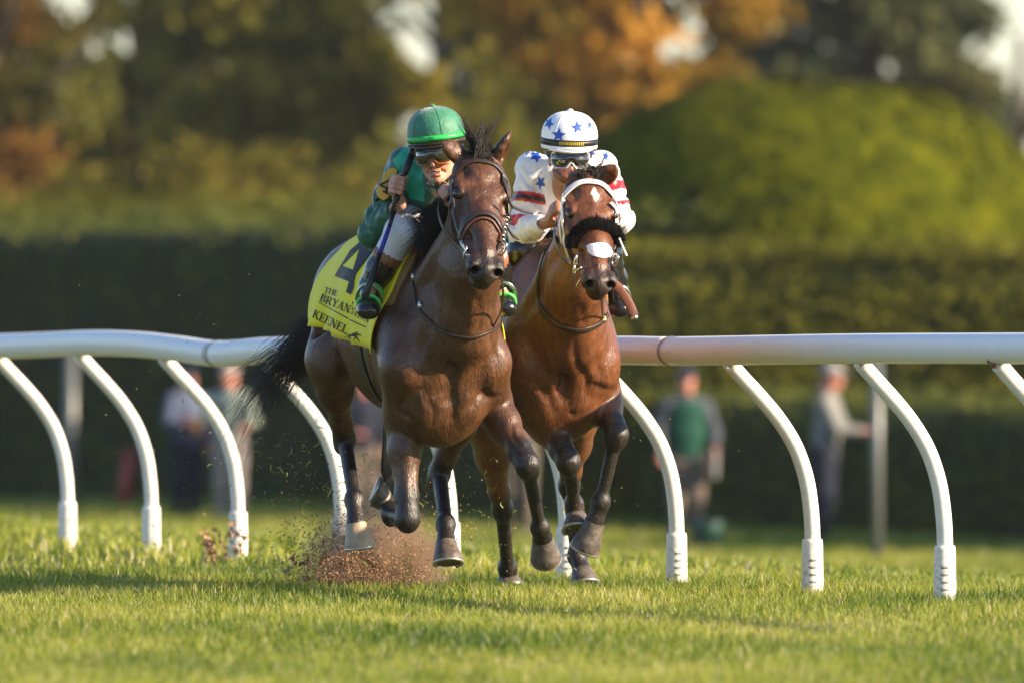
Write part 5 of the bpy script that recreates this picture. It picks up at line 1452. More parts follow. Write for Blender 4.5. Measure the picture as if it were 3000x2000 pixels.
def build_jockey(rig, j, label, silk, group='jockeys crouched over their horses'):
    J = rig.J; p = {k: J(*v) for k, v in j['px'].items()}
    allp = np.array([list(v) for v in p.values()]); lo = allp.min(0) - .20; hi = allp.max(0) + .20
    h = HumanHead(p['head'], j['face'], j.get('roll', 0))
    skinm = MATS[j['skin']]
    torso = [(p['neck'], (.075, .07)), (p['chest'], (j['cw'], j.get('cd', .120))), (p['waist'], (j['cw'] * .80, .100)), (p['pelvis'], (.150, .120))]
    def limbs(F, d, arms=True, legs=True, k=.02):
        """Arms and legs, thinner by d."""
        if arms:
            for s in ('R', 'L'):
                F.chain([(p['neck'].lerp(p['sh' + s], .5), .075 - d), (p['sh' + s], .062 - d), (p['sh' + s].lerp(p['el' + s], .45), .056 - d), (p['el' + s], .050 - d)], k=k)
                F.chain([(p['el' + s], .050 - d), (p['el' + s].lerp(p['wr' + s], .35), .047 - d), (p['wr' + s], .031 - d * .5)], k=k)
        if legs:
            for s in ('R', 'L'):
                F.chain([(p['hip' + s], .105 - d), (p['hip' + s].lerp(p['kn' + s], .5), .088 - d), (p['kn' + s], .066 - d)], k=k)
                F.chain([(p['kn' + s], .062 - d), (p['kn' + s].lerp(p['an' + s], .35), (.052 if d < 0 else .058) - d), (p['an' + s], .034 - abs(d))], k=k)
    # body: head, neck, hands and everything under the clothes, one surface
    F = Field(lo, hi, .0042)
    head_sdf(F, h)
    F.cap(h(-.05, 0, -.10), p['neck'], .056, .060, k=.03)
    F.chain([(a, (b[0] - .02, b[1] - .02)) for a, b in torso], k=.04)
    limbs(F, .014)
    for s in ('R', 'L'):
        w, b = j['grip' + s]; c = p['ha' + s]
        fist(F, c, w, b)
        pp = Vector(b); ww = Vector(w).normalized(); pp = (pp - ww * pp.dot(ww)).normalized(); qv = ww.cross(pp)
        F.cap(p['wr' + s], c + pp * .026 - qv * .014, .027, (.018, .026), k=.015)
    for s in ('R', 'L'):
        F.cap(p['an' + s], p['to' + s], .032, .026, k=.02)
    me, V = F.mesh('person')
    person = rig.place(new_obj('person', me, skinm)); tag(person, label, 'jockey', group)
    # silks
    S = Field(lo, hi, .0045)
    S.chain(torso, k=.05); limbs(S, -.003, legs=False, k=.02)
    for s in ('R', 'L'):
        E_ = p['el' + s]; S.ell(E_ + Vector((0, 0, -.012)), .054, k=.03)
        wd = (p['wr' + s] - p['el' + s]).normalized(); S_c = p['wr' + s] + wd * .004
        S.cap(S_c, S_c + wd * .14, .062, .062, k=.002, sub=True)
    if 'collar' in j: S.cap(h(-.035, 0, -.10), p['neck'], .066, .078, k=.03)
    mes, VS = S.mesh('silks')
    NS = np.empty(len(VS) * 3, np.float32); mes.vertex_normals.foreach_get('vector', NS); NS = NS.reshape(-1, 3)
    dsp = np.zeros(len(VS), np.float32)
    for s in ('R', 'L'):                                     # gathers across the sleeves, deepest near the elbow
        for a, b_, ph in ((p['sh' + s], p['el' + s], 0.), (p['el' + s], p['wr' + s], 2.)):
            d, t = seg_dist(VS, a, b_); ax = (b_ - a).normalized(); q = VS - np.array(a, np.float32)
            c1 = q @ np.array(ax.cross(Vector((0, 0, 1))).normalized(), np.float32)
            w = smooth01((.09 - d) / .03) * (t > .02) * (t < .98)
            e = np.exp(-((t - (1 if ph == 0 else 0)) / .45) ** 2)
            dsp += w * (.0035 + .004 * e) * np.sin(t * (26 if ph == 0 else 20) + 34 * c1 + ph + 2.0 * np.sin(60 * c1 + 5 * t))
    d, t = seg_dist(VS, p['neck'], p['waist']); wt = smooth01((.2 - d) / .06)
    sk = VS @ np.array((.4, .8, .5), np.float32); s2 = VS @ np.array((-.3, .9, -.6), np.float32)
    dsp += wt * (.0035 * np.sin(48 * sk + 3 * np.sin(14 * s2)) + .0025 * np.sin(70 * s2 + 2 * np.sin(22 * sk)))
    VS2 = VS + NS * dsp[:, None]; mes.vertices.foreach_set('co', VS2.astype(np.float32).ravel()); mes.update()
    px, py = to_px(rig, VS); z1 = np.zeros(len(VS), np.float32); at = {'one': z1.copy(), 'two': z1.copy(), 'three': z1.copy()}
    for nm, poly_, xmin in j.get('panels', []):
        at[nm] = np.maximum(at[nm], (in_poly(px, py, poly_) & (VS[:, 0] > xmin)).astype(np.float32))
    for nm, s, part, t0, t1 in j.get('bands', []):
        a, b_ = (p['sh' + s], p['el' + s]) if part == 'upper' else (p['el' + s], p['wr' + s])
        d, t = seg_dist(VS, a, b_); other, _ = seg_dist(VS, p['chest'], p['neck'])
        d2, _ = seg_dist(VS, *((p['el' + s], p['wr' + s]) if part == 'upper' else (p['sh' + s], p['el' + s])))
        at[nm] = np.maximum(at[nm], ((d < .085) & (t > t0) & (t < t1) & (d2 > d - .005)).astype(np.float32))
    for nm in at: add_attr(mes, nm, at[nm])
    so = new_obj('silks', mes, silk, person)
    # breeches
    B = Field(lo, hi, .0055)
    B.cap(p['waist'].lerp(p['pelvis'], .45), p['pelvis'], (.135, .105), (.155, .125), k=.04); limbs(B, -.004, arms=False, k=.03)
    meb, _ = B.mesh('breeches'); new_obj('breeches', meb, MATS['white_breeches'], person)
    # boots
    for s in ('R', 'L'):
        bt = j.get('boot_top', .42); k_, a_, t_ = p['kn' + s], p['an' + s], p['to' + s]
        al = np.array([list(k_), list(a_), list(t_), list(k_.lerp(p['hip' + s], .3))]); Bo = Field(al.min(0) - .12, al.max(0) + .12, .005)
        top = k_.lerp(a_, bt)
        Bo.chain([(k_.lerp(a_, bt - .06), .066 - .008 * bt), (k_.lerp(a_, max(.7, bt + .12)), .059), (a_, .050)], k=.02)
        if bt < .2: Bo.cap(k_.lerp(p['hip' + s], .30), k_, .090, .078, k=.02); Bo.cap(k_, k_.lerp(a_, .3), .076, .066, k=.02); top = k_ + (k_ - a_)
        fd = (t_ - a_).normalized(); hl = a_ - fd * .035 + Vector((0, 0, -.012))
        Bo.cap(hl, t_, (.036, .034), (.040, .026), k=.03); Bo.ell(t_ - fd * .03, (.05, .042, .030), k=.03)
        sl = (a_ - k_).normalized(); Bo.cap(top - sl * .097, top - sl * .20, .095, .095, k=.002, sub=True)
        mm, _ = Bo.mesh('boot'); bo = new_obj('boot', mm, MATS['boot_leather'], person)
        if 'cuff' in j:
            mb = MB(); c0 = k_.lerp(a_, .12); mb.tube([k_.lerp(a_, t) for t in (bt - .24, bt - .20, bt - .1, bt + .03)], [.052, .063, .064, .060], 16); mb.build('boot_cuff', MATS['boot_cuff'], bo)
        # stirrup iron round the foot
        mb = MB(); c = a_.lerp(t_, .62) + Vector((0, 0, .01)); up = Vector((-.2, 0, 1)); sd = fd.cross(up).normalized(); up = sd.cross(fd).normalized()
        pts = [c + sd * (.052 * math.cos(w)) + up * ((.075 if math.sin(w) > 0 else .042) * math.sin(w)) for w in [2 * math.pi * i / 24 for i in range(25)]]
        mb.tube(pts, .005, 6); st = rig.place(mb.build('stirrup', MATS['bit_steel'])); tag(st, j['stirrup'][0 if s == 'R' else 1], 'stirrup', 'stirrups')
        strap_top = Vector((.10 if j.get('tall') else -.12, math.copysign(.20, c.y), 1.36 if j.get('tall') else 1.28)); mb = MB(); mb.tube([c + up * .075, (c + strap_top) / 2 + Vector((0, math.copysign(.02, c.y), 0)), strap_top], [(.012, .003)] * 3, 8); mb.build('stirrup_leather', MATS['black_saddle'], st)
        if 'bootstrap' in j:
            mb = MB()
            for dd, rr in ((.30, .050), (.72, .046)):
                cc = a_.lerp(t_, dd); mb.ring(cc, sd, up, rr, .0075, 18, 6)
            mb.build('boot_strap', MATS[j['bootstrap']], bo)
    return person, h, so, mes, me, p

def helmet(person, h, j, cap, band, visor, seams=False):
    n = 40; R0, R1 = .121, .112
    prof = [(-.004, 1.00), (.015, 1.03), (.04, 1.035), (.065, 1.01), (.09, .94), (.108, .83), (.124, .68), (.136, .48), (.1425, .25), (.1445, 0.02)]
    base = .045; vs = []; fs = []
    ctr = lambda f, l, u: h(-.010 + f, l, base + u)
    for (u, r) in prof:
        for k in range(n):
            w = 2 * math.pi * k / n; rip = 1 + (.006 * math.cos(6 * w) if seams and u > .02 else 0)
            vs.append(ctr(R0 * r * rip * math.cos(w), R1 * r * rip * math.sin(w), u))
    for i in range(len(prof) - 1):
        for k in range(n): fs.append((i * n + k, i * n + (k + 1) % n, (i + 1) * n + (k + 1) % n, (i + 1) * n + k))
    fs.append(tuple(range((len(prof) - 1) * n, len(prof) * n)))
    hm = MB().add(vs, fs).build('helmet', cap, person)
    def hoop(u0, u1, sc, name, m, z=.0, parent=hm, a0=0, a1=2 * math.pi, nn=48, front=0):
        vs = []; fs = []
        for i in range(nn + 1):
            w = a0 + (a1 - a0) * i / nn; e = front * max(0, math.cos(w)) ** 1.5
            for (s, u) in ((sc, u0), (sc + .012, (u0 + u1) / 2), (sc, u1), (sc - .06, (u0 + u1) / 2)):
                vs.append(ctr((R0 * s + e) * math.cos(w), R1 * s * math.sin(w), u - .35 * e))
        for i in range(nn):
            for k in range(4): fs.append((i * 4 + k, i * 4 + (k + 1) % 4, (i + 1) * 4 + (k + 1) % 4, (i + 1) * 4 + k))
        return MB().add(vs, fs).build(name, m, parent)
    hoop(.010, .036, 1.045, 'hat_band', band)
    hoop(-.008, .012, 1.03, 'rim', visor)
    hoop(-.006, .004, .99, 'peak', visor, a0=-1.15, a1=1.15, nn=30, front=.026)
    mb = MB(); mb.ball(ctr(0, 0, .146), (.013, .013, .009), 12, 8); mb.build('button', cap, hm)
    mb = MB()
    for q in range(3):
        w = math.pi * q / 3 + .45; pts = []
        for i in range(25):
            a = -1 + 2 * i / 24; u = prof
            t = abs(a) * (len(prof) - 1); i0 = min(int(t), len(prof) - 2); f = t - i0
            uu = prof[len(prof) - 1 - i0][0] * (1 - f) + prof[len(prof) - 2 - i0][0] * f; rr = prof[len(prof) - 1 - i0][1] * (1 - f) + prof[len(prof) - 2 - i0][1] * f
            sg = 1 if a >= 0 else -1; pts.append(ctr(R0 * rr * sg * math.cos(w) * 1.002, R1 * rr * sg * math.sin(w) * 1.002, uu))
        mb.tube(pts, .0016, 5)
    mb.build('seam', cap, hm)
    return hm, ctr

def goggles(person, h, lens, frame, strapm):
    n = 28; vs = []; fs = []; top = []; bot = []
    for i in range(n + 1):
        w = -1.12 + 2.24 * i / n; c = math.cos(w); s = math.sin(w)
        notch = .020 * math.exp(-(w / .16) ** 2); edge = max(0, abs(w) - .8) * .05
        a = h(.018 + .096 * c, .085 * s, .034 - edge); b = h(.022 + .092 * c, .084 * s, -.036 + notch * 1.3 + edge); m = h(.028 + .096 * c, .088 * s, -.002 + notch * .5)
        vs += [a, m, b]; top.append(a); bot.append(b)
    for i in range(n):
        for k in range(2): fs.append((i * 3 + k, i * 3 + k + 1, (i + 1) * 3 + k + 1, (i + 1) * 3 + k))
    g = empty('goggles'); g.parent = person
    o = MB().add(vs, fs).build('lens', lens, g); so = o.modifiers.new('thick', 'SOLIDIFY'); so.thickness = .004
    mb = MB(); mb.tube(top + bot[::-1] + [top[0]], .0046, 6); mb.build('frame', frame, g)
    mb = MB()
    for s in (-1, 1):
        mb.tube([h(.055, s * .078, .004), h(.02, s * .092, .010), h(-.04, s * .100, .020), h(-.10, s * .060, .03)], [(.008, .002)] * 4, 6, side=h.u)
    mb.build('goggle_strap', strapm, g)
    return g

# ---- jockey in green
silk_material('green_silks', (.014, .105, .058), (.008, .40, .25), (.008, .40, .25), (.012, .012, .012))
jq1 = dict(skin='skin', face=(.90, -.42, -.11), roll=.10, cw=.165, cd=.098, collar=1, cuff=1, tall=1, boot_top=.58,
    px=dict(head=(1282, 449, .38), neck=(1290, 548, .22), chest=(1280, 562, .12), waist=(1240, 585, -.07), pelvis=(1200, 585, -.29),
            shR=(1186, 480, .18), elR=(1092, 682, .09), wrR=(1172, 596, .29), haR=(1170, 545, .32),
            shL=(1388, 500, .18), elL=(1405, 650, .20), wrL=(1342, 605, .40), haL=(1312, 575, .47),
            hipR=(1236, 612, -.12), knR=(1178, 680, .26), anR=(1086, 838, .18), toR=(1078, 916, .35),
            hipL=(1345, 600, -.14), knL=(1425, 690, .24), anL=(1466, 838, .06), toL=(1482, 908, .22)),
    gripR=((.05, .20, 1), (-.25, -.9, .1)), gripL=((.8, .2, -.5), (-.1, .5, .8)),
    panels=[('one', [(1150, 470), (1195, 420), (1240, 415), (1236, 460), (1241, 492), (1243, 592), (1200, 580), (1172, 510)], -.2)],
    stirrup=('stirrup at the green jockey\'s near foot over the yellow cloth', 'stirrup at the green jockey\'s far foot between the two horses'),
    bootstrap='green_strap')
P1, HH1, SO1, MS1, MB1, pj1 = build_jockey(rig1, jq1, 'jockey in dark green silks and green cap raising a whip on the leading horse', MATS['green_silks'])
hm1, ctr1 = helmet(P1, HH1, jq1, MATS['cap_green'], MATS['band_green'], MATS['helmet_dark'])
goggles(P1, HH1, MATS['goggle_lens'], MATS['amber_frame'], MATS['black_band'])
mb = MB(); mb.tube([HH1(.02, .062, -.075), HH1(.035, .05, -.11), HH1(.03, 0, -.128), HH1(.035, -.05, -.11)], .010, 8); mb.build('neck_scarf', MATS['scarf_print'], P1)
mb = MB(); mb.tube([HH1(.0885, -.014, -.0715), HH1(.0905, 0, -.0715), HH1(.0885, .014, -.0715)], .0035, 6); mb.build('teeth', MATS['tooth'], P1)
mb = MB()
mb.tube([HH1(.0955, -.017, -.064), HH1(.099, 0, -.063), HH1(.0955, .017, -.064)], .0042, 6); mb.tube([HH1(.0925, -.015, -.081), HH1(.0955, 0, -.081), HH1(.0925, .015, -.081)], .0046, 6); mb.build('lips', MATS['lip'], P1)
# monogram strokes on the hat band, and the armband number
skh1 = Skin(rig1, hm1.data.copy()) if False else None
def on_band(a, u): return ctr1(.121 * 1.062 * math.cos(a), .112 * 1.062 * math.sin(a), u)
mbp = MB()
for sts, off in ((letter('T')[1], -.02), ([_st(.6, .85, .1, .85, .14), _st(.12, .85, .12, .1, .14), _st(.1, .1, .62, .1, .14), _st(.6, .1, .6, .5, .14), _st(.34, .5, .64, .5, .14)], .08)):
    for qd in sts: mbp.add([on_band(-.02 + off + x * .12, .014 + y * .018) for x, y in qd], [(0, 1, 2, 3)])
mbp.build('monogram', MATS['black_band'], hm1)
sks = Skin(rig1, MS1)
pl = [(1138, 496), (1150, 492), (1163, 498), (1158, 525), (1150, 556), (1136, 580), (1122, 588), (1110, 580), (1101, 564), (1112, 536), (1126, 510)]
plate = MB().add([rig1.J(x, y, .255) for x, y in pl], [tuple(range(len(pl)))]).build('number_plate', MATS['plate_yellow'], P1, False)
sm = plate.modifiers.new('thick', 'SOLIDIFY'); sm.thickness = .004
def tilt(pts, cx, cy, sc, ang): return [[(cx + sc * ((x - .45) * math.cos(ang) + (y - .5) * math.sin(ang)), cy + sc * ((x - .45) * math.sin(ang) - (y - .5) * math.cos(ang))) for x, y in q] for q in pts]
mb = MB()
for qd in tilt([_st(.66, 0, .66, 1, .16), _st(.66, .98, .12, .32, .13), _st(.08, .30, .98, .30, .13), _st(.45, .03, .87, .03, .10)], 1131, 541, 46, .48): mb.add([rig1.J(x, y, .262) for x, y in qd], [(0, 1, 2, 3)])
mb.build('number', MATS['plate_digit'], plate)
mb = MB(); mb.ring(pj1['shR'].lerp(pj1['elR'], .42), (1, 0, .3), (0, 1, .5), .075, .008, 20, 6); mb.build('plate_band', MATS['black_band'], P1)
# whip
wroot = rig1.place(empty('riding_whip')); tag(wroot, 'black and blue riding whip held upright in the green jockey\'s fist', 'whip')
def seg(mb, a, b, ra, rb): mb.tube([rig1.J(*a), rig1.J(*b)], [ra, rb], 10)
mb = MB(); seg(mb, (1208, 452, .335), (1170, 548, .32), .016, .013); seg(mb, (1170, 548, .32), (1152, 625, .325), .013, .011); mb.ball(rig1.J(1210, 447, .336), .019); mb.build('grip', MATS['whip_black'], wroot)
mb = MB()
for i in range(9): t = i / 8; c = rig1.J(1168 + (1150 - 1168) * t, 560 + 70 * t, .32 + .005 * t); mb.ring(c, (1, .3, .2), (-.2, 1, .2), .0125, .003, 10, 5)
mb.build('grip_binding', MATS['whip_black'], wroot)
mb = MB(); seg(mb, (1152, 625, .325), (1140, 668, .34), .010, .0085); mb.build('shaft', MATS['whip_black'], wroot)
mb = MB(); seg(mb, (1112, 745, .38), (1068, 876, .46), .011, .015); mb.build('flap', MATS['whip_black'], wroot)
mb = MB(); seg(mb, (1140, 668, .34), (1112, 745, .38), .0095, .0105); mb.build('blue_shaft', MATS['whip_blue'], wroot)

# ---- jockey in white
silk_material('white_silks', (.76, .76, .80), (.52, .012, .025), (.015, .015, .016), (.012, .085, .46))
jq2 = dict(skin='skin_dark', face=(.99, -.06, -.12), roll=-.02, cw=.165, boot_top=.10, breech_end=.0,
    px=dict(head=(1667, 461, .27), neck=(1664, 520, .08), chest=(1655, 560, .00), waist=(1640, 600, -.22), pelvis=(1640, 590, -.44),
            shR=(1558, 494, .02), elR=(1532, 682, .06), wrR=(1612, 648, .26), haR=(1636, 626, .33),
            shL=(1762, 490, .02), elL=(1814, 640, .08), wrL=(1790, 640, .30), haL=(1768, 620, .36),
            hipR=(1592, 632, -.33), knR=(1540, 742, .05), anR=(1492, 850, -.15), toR=(1494, 916, .01),
            hipL=(1690, 632, -.33), knL=(1766, 742, .04), anL=(1806, 848, -.15), toL=(1814, 912, -.01)),
    gripR=((.8, -.1, -.5), (-.1, -.5, .8)), gripL=((.8, .1, -.5), (-.1, .5, .8)),
    bands=[('one', 'R', 'upper', .40, .56), ('two', 'R', 'upper', .45, .52), ('one', 'R', 'upper', .76, .92), ('one', 'L', 'upper', .36, .54), ('one', 'L', 'upper', .74, .84)],
    stirrup=('stirrup at the white jockey\'s foot between the two horses', 'stirrup at the white jockey\'s foot on the rail side'))
P2, HH2, SO2, MS2, MB2, pj2 = build_jockey(rig2, jq2, 'jockey in white silks with blue stars crouched low on the bay horse by the rail', MATS['white_silks'])
hm2, ctr2 = helmet(P2, HH2, jq2, MATS['cap_white'], MATS['black_band'], MATS['cap_white'])
goggles(P2, HH2, MATS['goggle_lens_dark'], MATS['clear_frame'], MATS['black_band'])
skh2 = Skin(rig2, hm2.data) if False else None
class SkinP(Skin):
    def __init__(self, rig, me):
        self.rig = rig; self.b = BVHTree.FromPolygons([v.co.copy() for v in me.vertices], [tuple(p.vertices) for p in me.polygons])
skh2 = SkinP(rig2, hm2.data)
for cx, cy, R, rot, sx in ((1637, 397, 22, .1, 1), (1692, 374, 19, -.2, .95), (1609, 363, 19, .5, .8), (1727, 368, 15, .3, .55)):
    print_px(skh2, [star_poly(cx, cy, R, rot, sx)], 'star', MATS['star_blue'], hm2, .0022, .2, 5)
sks2 = Skin(rig2, MS2)
for cx, cy, R, rot, sx in ((1571, 460, 20, .5, 1), (1545, 446, 15, .9, .6), (1584, 536, 23, -.5, .75), (1732, 450, 17, .6, .8), (1648, 588, 16, .3, .8), (1775, 460, 15, .2, .7)):
    print_px(sks2, [star_poly(cx, cy, R, rot, sx)], 'star', MATS['star_blue'], SO2, .0035, .05, 5)
mbp = MB()
for i in range(13):
    a = -.42 + .84 * i / 12; w_ = .016
    pts = [ctr2(.121 * 1.062 * math.cos(a + d), .112 * 1.062 * math.sin(a + d), u) for d, u in ((-w_, .016), (w_, .016), (w_, .030), (-w_, .030))]
    mbp.add(pts, [(0, 1, 2, 3)])
mbp.build('band_lettering', MATS['gold_print'], hm2)
wroot = rig2.place(empty('riding_crop')); tag(wroot, 'brown leather flap and dark shaft of the white jockey\'s crop hanging on the rail side', 'whip')
mb = MB(); mb.tube([rig2.J(1770, 640, .34), rig2.J(1790, 760, .26), rig2.J(1800, 838, .20)], .009, 8); mb.build('shaft', MATS['whip_black'], wroot)
mb = MB(); mb.tube(poly([rig2.J(1796, 830, .20), rig2.J(1818, 850, .18), rig2.J(1842, 888, .16), rig2.J(1858, 926, .15)], 12), [(.020, .004)] * 13, 8, side=(0, .7, .7)); mb.build('flap', MATS['brown_leather'], wroot)
mb = MB(); mb.box(rig2.J(1859, 930, .15), (.02, .026, .02)); mb.build('flap_tip', MATS['bit_steel'], wroot)
# ------------------------------------------------------------------ spectators on the infield
for nm, c in (('cloth_green', (.008, .10, .065)), ('cloth_white', (.11, .125, .155)), ('cloth_khaki', (.24, .19, .15)), ('cloth_navy', (.015, .022, .05)), ('cloth_grey', (.34, .35, .33)),
              ('cloth_pale_green', (.50, .60, .50)), ('cloth_beige', (.46, .40, .38)), ('cloth_blue', (.14, .18, .30)), ('cap_navy', (.02, .035, .08)), ('cap_pale', (.55, .54, .52)), ('hair_grey', (.30, .28, .26)), ('hair_brown', (.05, .03, .02)), ('shoe_dark', (.02, .018, .016)), ('camera_black', (.012, .012, .012)), ('bag_tan', (.30, .17, .09))):
    c = tuple(v * .62 for v in c)
    mat(nm, c, .8, .3, noise=(9, .3, tuple(v * .8 for v in c)), bump=(30, .3))
mat('skin_red', (.50, .20, .14), .5)
def spectator(px, d, H, turn, label, top, legs, cap=None, hair='hair_brown', skin='skin_red', armR=None, armL=None, vest=None, lean=0, sleeve=True):
    """turn: 0 faces the camera, +pi/2 faces the picture's right. arms: (elbow, hand) in units of height."""
    p0 = WP(px, 888, d); p0.z = float(zq(q_of(p0.x, d)))
    rz = -math.pi / 2 + turn; s = H / 1.76
    P = lambda x, y, z: Vector((x + lean * z * .18, y, z)) * s
    armR = armR or ((.02, -.25, 1.12), (.10, -.23, .88)); armL = armL or ((.02, .25, 1.12), (.10, .23, .88))
    def limbs(F, dlt, arms, legs_, k=.03, sl=1.0):
        if arms:
            for sg, (e, hnd) in ((-1, armR), (1, armL)):
                F.chain([(P(0, sg * .10, 1.40), (.07 + dlt) * s), (P(.0, sg * .18, 1.39), (.062 + dlt) * s), (P(*e), (.048 + dlt) * s)], k=k)
                F.cap(P(*e), P(*e).lerp(P(*hnd), sl), (.046 + dlt) * s, (.033 + dlt) * s, k=k)
        if legs_:
            for sg in (-1, 1):
                F.chain([(P(0, sg * .085, .90), (.105 + dlt) * s), (P(.03, sg * .095, .50), (.07 + dlt) * s), (P(-.01, sg * .10, .10), (.05 + dlt) * s)], k=k)
    def torso(F, dlt): F.chain([(P(0, 0, .90), ((.155 + dlt) * s, (.11 + dlt) * s)), (P(.01, 0, 1.12), ((.15 + dlt) * s, (.11 + dlt) * s)), (P(0, 0, 1.34), ((.17 + dlt) * s, (.105 + dlt) * s)), (P(0, 0, 1.44), ((.10 + dlt) * s, (.07 + dlt) * s))], k=.05)
    lo, hi = (-.62, -.62, -.02), (.72, .62, 1.95); h = .014
    F = Field(lo, hi, h); torso(F, -.02); limbs(F, -.014, True, True)
    hd = P(.03, 0, 1.63)
    class HH: pass
    hh = HumanHead(hd, (1, 0, -.15)); head_sdf(F, hh); F.cap(hd + Vector((-.02, 0, -.06)), P(0, 0, 1.42), .058, .062, k=.03)
    for sg, (e, hnd) in ((-1, armR), (1, armL)):
        dv = (P(*hnd) - P(*e)).normalized(); c = P(*hnd) + dv * .05; sd = dv.cross(Vector((0, 0, 1))).normalized() if abs(dv.z) < .9 else Vector((1, 0, 0))
        F.cap(P(*hnd), c, (.038, .022), (.042, .020), sd, .02)
        for i in range(4): F.cap(c + sd * (.026 - .0175 * i), c + sd * (.028 - .019 * i) + dv * (.07, .078, .072, .056)[i] * .9 + Vector((.012, 0, -.01)), .0105, .009, k=.006)
        F.cap(c + sd * .03 - dv * .03, c + sd * .062 + dv * .02, .012, .010, k=.01)
    me, _ = F.mesh('person'); o = new_obj('person', me, MATS[skin]); o.location = p0; o.rotation_euler = (0, 0, rz); tag(o, label, 'person', 'spectators on the infield')
    T = Field(lo, hi, h); torso(T, .012); limbs(T, .010, sleeve, False)
    for sg, (e, hnd) in ((-1, armR), (1, armL)):
        dv = (P(*hnd) - P(*e)).normalized(); T.cap(P(*hnd) + dv * .0, P(*hnd) + dv * .2, .07, .07, k=.004, sub=True)
    T.cut(P(0, 0, .86), (0, 0, -1)); T.cut(P(0, 0, 1.50), (0, 0, 1)); m_, _ = T.mesh('shirt'); new_obj('shirt', m_, MATS[top], o)
    if vest:
        Vv = Field(lo, hi, h); torso(Vv, .028); Vv.cut(P(0, 0, .90), (0, 0, -1)); Vv.cut(P(0, 0, 1.44), (0, 0, 1)); Vv.cap(P(.2, 0, 1.46), P(.18, 0, 1.25), .07, .02, k=.01, sub=True); m_, _ = Vv.mesh('vest'); new_obj('vest', m_, MATS[vest], o)
    Tr = Field(lo, hi, h); Tr.chain([(P(0, 0, .98), (.158 * s, .112 * s)), (P(0, 0, .86), (.16 * s, .115 * s))], k=.04); limbs(Tr, .012, False, True); Tr.cut(P(0, 0, .98), (0, 0, 1)); Tr.cut(P(0, 0, .07), (0, 0, -1)); m_, _ = Tr.mesh('trousers'); new_obj('trousers', m_, MATS[legs], o)
    for sg in (-1, 1):
        Sh = Field((-.2, sg * .1 - .14, -.02), (.3, sg * .1 + .14, .16), .01); Sh.cap(P(-.05, sg * .10, .045), P(.15, sg * .12, .035), (.042, .04), (.045, .030), k=.02); Sh.cap(P(-.01, sg * .10, .04), P(-.01, sg * .10, .10), .046, .044, k=.02); m_, _ = Sh.mesh('shoe'); new_obj('shoe', m_, MATS['shoe_dark'], o)
    Hr = Field(hd - Vector((.2, .2, .2)), hd + Vector((.25, .2, .25)), .009); Hr.ell(hd + Vector((-.02, 0, .045)), (.102, .082, .098)); Hr.ell(hd + Vector((.10, 0, -.03)), (.09, .12, .085), k=.02, sub=True); m_, _ = Hr.mesh('hair'); new_obj('hair', m_, MATS[hair], o)
    if cap:
        Cp = Field(hd - Vector((.2, .2, .2)), hd + Vector((.3, .2, .25)), .009); Cp.ell(hd + Vector((-.015, 0, .055)), (.112, .092, .098)); Cp.cut(hd + Vector((0, 0, .045)), (0, 0, -1)); Cp.cap(hd + Vector((.05, 0, .052)), hd + Vector((.17, 0, .035)), (.085, .010), (.06, .008), (0, 1, 0), .01); m_, _ = Cp.mesh('cap'); new_obj('cap', m_, MATS[cap], o)
    return o, P, lambda v: o.location + Matrix.Rotation(rz, 3, 'Z') @ v
A, PA, LA = spectator(2010, 134.7, 1.77, .12, 'person in a green vest and khaki trousers standing by the dark green bin', 'cloth_white', 'cloth_khaki', 'cap_navy', armR=((.03, -.27, 1.14), (.16, -.25, .94)), armL=((.02, .27, 1.14), (.16, .25, .95)), vest='cloth_green')
def held(name, c, s, m, label, cat, rz=0):
    o = MB(); o.box((0, 0, 0), s); q = o.build(name, MATS[m], None, False); q.location = c; q.rotation_euler = (0, 0, rz); bv = q.modifiers.new('bevel', 'BEVEL'); bv.width = .008; tag(q, label, cat); return q
held('paper_bag', LA(PA(.19, .25, .84)), (.05, .18, .26), 'cap_pale', 'white paper bag in the hand of the person in the green vest', 'bag')
B_, PB, LB = spectator(2400, 137.5, 1.78, 1.35, 'person in a grey sweater and pale cap turned right looking at a phone', 'cloth_grey', 'cloth_navy', 'cap_pale', armR=((.14, -.22, 1.14), (.42, -.10, 1.12)), armL=((.12, .22, 1.14), (.42, .08, 1.12)), lean=.35)
held('phone', LB(PB(.50, -.01, 1.17)), (.02, .10, .17), 'cloth_blue', 'blue phone held by the person in the grey sweater', 'phone', 1.35)
C_, PC, LC = spectator(675, 151, 1.72, -.35, 'person with red face, pale green shirt and white cap holding a camera', 'cloth_pale_green', 'cloth_beige', 'cap_pale', armR=((.10, -.26, 1.16), (.30, -.10, 1.26)), armL=((.06, .30, 1.15), (.24, .26, 1.08)), hair='hair_grey')
cm = MB(); cm.box((0, 0, 0), (.08, .15, .10)); cm.tube([(.03, 0, 0), (.12, 0, 0)], .042, 12); q = cm.build('camera', MATS['camera_black']); q.location = LC(PC(.36, -.06, 1.28)); q.rotation_euler = (0, 0, -math.pi / 2 - .35); tag(q, 'black camera in the hands of the person with the white cap', 'camera'); q.name = 'hand_camera'
D_, PD, LD = spectator(545, 153, 1.68, .5, 'person in blue top and navy trousers with a tan bag at the left', 'cloth_blue', 'cloth_navy', 'cap_navy', armR=((.06, -.26, 1.14), (.22, -.12, 1.14)))
held('shoulder_bag', LD(PD(.17, .0, 1.10)), (.10, .28, .20), 'bag_tan', 'tan shoulder bag held in front of the person in blue', 'bag', .5)
spectator(1060, 146, 1.66, .2, 'person in a navy jacket seen between the legs of the leading horse', 'cloth_navy', 'cloth_khaki', None, armR=((.08, -.26, 1.14), (.26, -.10, 1.10)))
